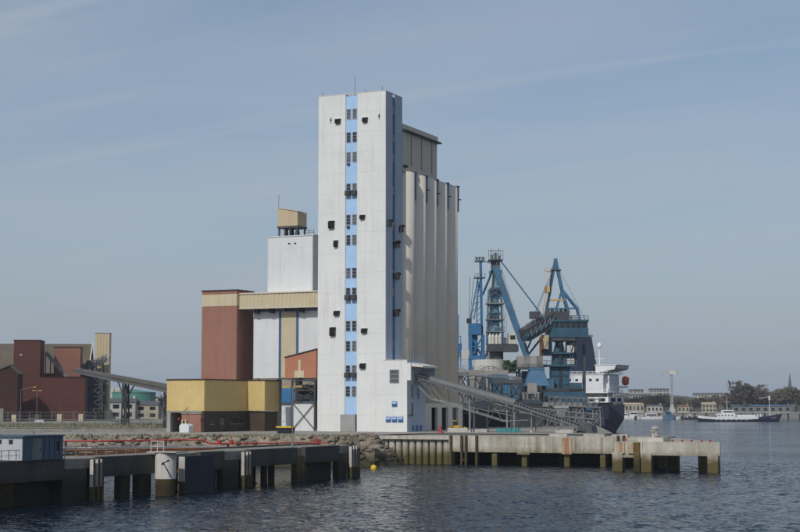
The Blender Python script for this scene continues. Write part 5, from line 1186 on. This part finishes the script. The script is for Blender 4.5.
where = ['above the long cream far building','between the ship stern and the far crane','on the slope left of the far crane','right of the far crane base','below the white terrace','above the cream gabled house','left of the coaster mast','behind the coaster deckhouse','above the coaster hatch','behind the grey warehouse','right of the warehouse','under the church spire','near the right edge of the far shore']
r8 = random.Random(4)
for i in range(26):
    x = 176+(i%13)*11.6+r8.uniform(-4,4); d = (1285 if i<13 else 1365)+r8.uniform(-12,40)
    tl_.append((x*d/1265,d,r8.choice((0,1,2,4,1,2)) if x>255 else r8.choice((1,2,2,1)),r8.uniform(.85,1.15),words[i]+' tree '+where[i%13]+(', front row' if i<13 else ', up the slope')))
for i,(x,d,k,s,lb_) in enumerate(tl_):
    t = thing('bare_tree' if k!=3 else 'evergreen_tree',lb_,'tree',S(x,d,fh(x,d)),rr.uniform(0,6.28),'trees on the far shore'); t.scale = (s,s,s)
    inst(kinds[k][0],'trunk',t); inst(kinds[k][1],'crown',t)
house('far_building','long cream building with grey roof at the far quay near the ship stern',183.5,1258,15,10,6.2,'farcream','beige',1.2,5,1,z=5.2,cat='building')
house('far_building','cream gabled house on the far quay left of the coaster',241,1252,11,9,6.2,'farcream','farcream',1.6,4,2,z=5.2,cat='building')
house('far_building','low grey warehouse with blue-grey roof behind the coaster bow',283,1256,46,12,4.6,'gravel','farblue',1.4,8,1,z=5.2,cat='building')
house('far_building','dark low shed at the right end of the far quay',325,1252,30,10,4.2,'slate','slate',.8,5,1,z=5.2,cat='building')
for i,(x,d,wd,h,lb_) in enumerate(((205,1560,16,5.5,'white gabled house on the hill crest left of the far crane'),(224,1530,11,4.5,'wide white house on the hill crest just right of the first'),(262,1620,19,5.5,'long white terrace on the hill in the middle'),(300,1600,13,4.5,'white apartment row on the hill right of the terrace'),(330,1690,20,5,'pale row of houses on the hill behind the coaster mast'),(236,1600,14,5,'small white house on the hill crest'),(196,1540,12,4.5,'pale house on the hill above the ship stern'))):
    house('hill_house',lb_,x,d,wd,9,h,'farwhite','slate',1.6,6 if wd>15 else 4,2,z=fh(x,d)-.3,grp='white houses on the far hill')
cs = thing('church','distant church with pale square tower and slender grey spire','church',S(401,1650,fh(401,1650)-8),YAW)
MB().box(-3,3,-3,3,-2,12).build('tower','farwhite',cs,world=False); MB().lathe([(3.0,12),(2.2,15),(.1,31)],8).build('spire','slate',cs,world=False); MB().box(-3,3,3,18,-2,7).build('nave','farwhite',cs,world=False); MB().prism([(-3.4,7),(3.4,7),(0,11)],3,18,axis='y').build('nave_roof','slate',cs,world=False); MB().box(-.8,.8,-3.06,-3,8,10.5).build('belfry_opening','glass',cs,world=False)
tcn = thing('tower_crane','tall pale grey hammerhead crane on the far quay','crane',S(211,1246,5.2),YAW)
MB().lattice((0,0,0),(0,0,30),1.7,1.4,12,.2).build('mast','frame',tcn,world=False); MB().box(-2.2,2.2,-2.2,2.2,0,2.4).build('base','frame',tcn,world=False); MB().prism([(-1.7,2.4),(1.7,2.4),(1.0,6),(-1.0,6)],-1.5,1.5,axis='y').build('pedestal','frame',tcn,world=False)
MB().box(-8,2.4,-.8,.8,30.6,31.8).build('jib','frame',tcn,world=False); MB().box(-1.6,3.4,-1.3,1.3,29.2,32.2).build('machine_house','machwhite',tcn,world=False); MB().box(2.4,4.6,-1,1,30,31.6).build('counterweight','concrete',tcn,world=False); MB().tube((-7,0,30.6),(-7,0,27),.1,5).build('hook_rope','hood',tcn,world=False)
# small craft along the far quay
def small_boat(x,d,L,m,cab,label,h=2.2,cabh=2.6,mast=0):
    t = thing('small_boat',label,'boat',S(x,d,0),YAW+rr.uniform(-.1,.1),'small boats along the far quay')
    hull(t,[bsec(-L/2,L*.12,h*.8),bsec(0,L*.14,h*.75),bsec(L*.3,L*.11,h*.95),bsec(L*.52,.15,h*1.25,.1,-.8)],m)
    MB().box(-L*.3,L*.12,-L*.09,L*.09,h*.7,h*.7+cabh).build('cabin',cab,t,world=False); MB().box(-L*.27,L*.1,-L*.09-.05,-L*.09,h*.7+cabh*.5,h*.7+cabh*.8).build('window','glass',t,world=False)
    if mast: MB().tube((-L*.05,0,h),(-L*.05,0,h+mast),.12,6).build('mast','shipwhite',t,world=False)
small_boat(178,1215,15,'shipwhite','shipwhite','white launch just right of the ship stern',2.6,4,9); small_boat(190,1205,20,'shipwhite','shipwhite','long white workboat right of the launch',2.4,2.8,6); small_boat(201,1200,9,'farblue','tarp','small blue tug by the far quay',2.6,4.4,4)
small_boat(230,1190,7,'navy','gravel','tiny dark boat left of the coaster stern',1.8,1.4,0); small_boat(219,1212,9,'navy','shipwhite','small dark boat with white cabin before the far crane',1.8,2.2,3)
for a in ((171,1216,11,'shipwhite','shipwhite','white motor boat half hidden by the ship stern',2.2,3,6),(184,1222,8,'farblue','shipwhite','small blue hulled boat behind the white launch',1.8,2,5),(207,1216,12,'shipwhite','farcream','cream cabin boat left of the far crane foot',2,2.4,7),(246,1216,10,'navy','shipwhite','dark hulled boat behind the coaster stern',2,2.4,5)):
    small_boat(*a)
house('far_building','pale quay store between the white launches and the far crane',199,1254,12,8,4.8,'farwhite','slate',1.2,4,1,z=5.2,cat='building')
house('far_building','small red-brown roofed quay office right of the far crane',221,1252,9,7,4.4,'farcream','pinkred',1.4,3,1,z=5.2,cat='building')
house('far_building','long white low store behind the small boats',228,1262,8,7,6.4,'farwhite','slate',1.6,3,2,z=5.2,cat='building')
# low hills behind the left works
def lh(x,d):
    t = min(1,max(0,(d-760)/200)); return 4.5+t*t*(3-2*t)*(9+2.5*sin(x*.02)+1.5*sin(x*.05+1))
terrain('hill',-900,0,740,2600,60,14,lh,'hill')
for i,(x,d,k,s,lb_) in enumerate(((-95,690,3,.75,'dark bush right of the green tank'),(-108,735,1,.8,'bare tree behind the green tank'),(-88,660,2,.6,'brown bush near the ochre building under the bridge'),(-70,760,2,.9,'bare tree behind the blue roofed shed'),(-92,640,3,.5,'small dark bush beside the cream house'))):
    t = thing('bush',lb_,'bush',S(x,d,G),rr.uniform(0,6),'bushes behind the bridge'); t.scale=(s,s,s); inst(kinds[k][0],'trunk',t); inst(kinds[k][1],'crown',t)
# grass tufts on the verge: uncountable
gt = MB(); r9 = random.Random(21)
for i in range(5200):
    x = r9.uniform(-140,-46); d = r9.uniform(318,420); p = Vector(S(x,d,G)); h = r9.uniform(.25,.8); a = r9.uniform(0,3.14); w_ = r9.uniform(.1,.35)
    gt.add([p+Vector((-cos(a)*w_,-sin(a)*w_,0)),p+Vector((cos(a)*w_,sin(a)*w_,0)),p+Vector((r9.uniform(-.2,.2),r9.uniform(-.2,.2),h))],[(0,1,2)])
gt2 = gt
for i in range(1800):
    t_ = r9.uniform(0,90); s_ = r9.uniform(-6,1.2); p = Vector(bank(t_,s_,G-.1)); h = r9.uniform(.15,.5); a = r9.uniform(0,3.14); w_ = r9.uniform(.1,.3)
    gt.add([p+Vector((-cos(a)*w_,-sin(a)*w_,0)),p+Vector((cos(a)*w_,sin(a)*w_,0)),p+Vector((r9.uniform(-.2,.2),r9.uniform(-.2,.2),h))],[(0,1,2)])
tag(gt.build('grass','verge'),'dry grass tufts on the verge and bank at left','grass',kind='stuff')

# ---------------------------------------------------------------- haze
hzm = bpy.data.materials.new('haze'); hzm.use_nodes = True; hn = hzm.node_tree.nodes; hn.clear()
ho = hn.new('ShaderNodeOutputMaterial'); pv = hn.new('ShaderNodeVolumePrincipled'); pv.inputs['Color'].default_value = (0.80, 0.88, 1.0, 1); pv.inputs['Density'].default_value = 0.00009; pv.inputs['Anisotropy'].default_value = 0.0
hzm.node_tree.links.new(pv.outputs[0], ho.inputs['Volume'])
tag(MB().box(-13500,13500,-13500,13500,-4,80).build('haze', hzm), 'thin pale harbour haze', 'haze', kind='stuff')
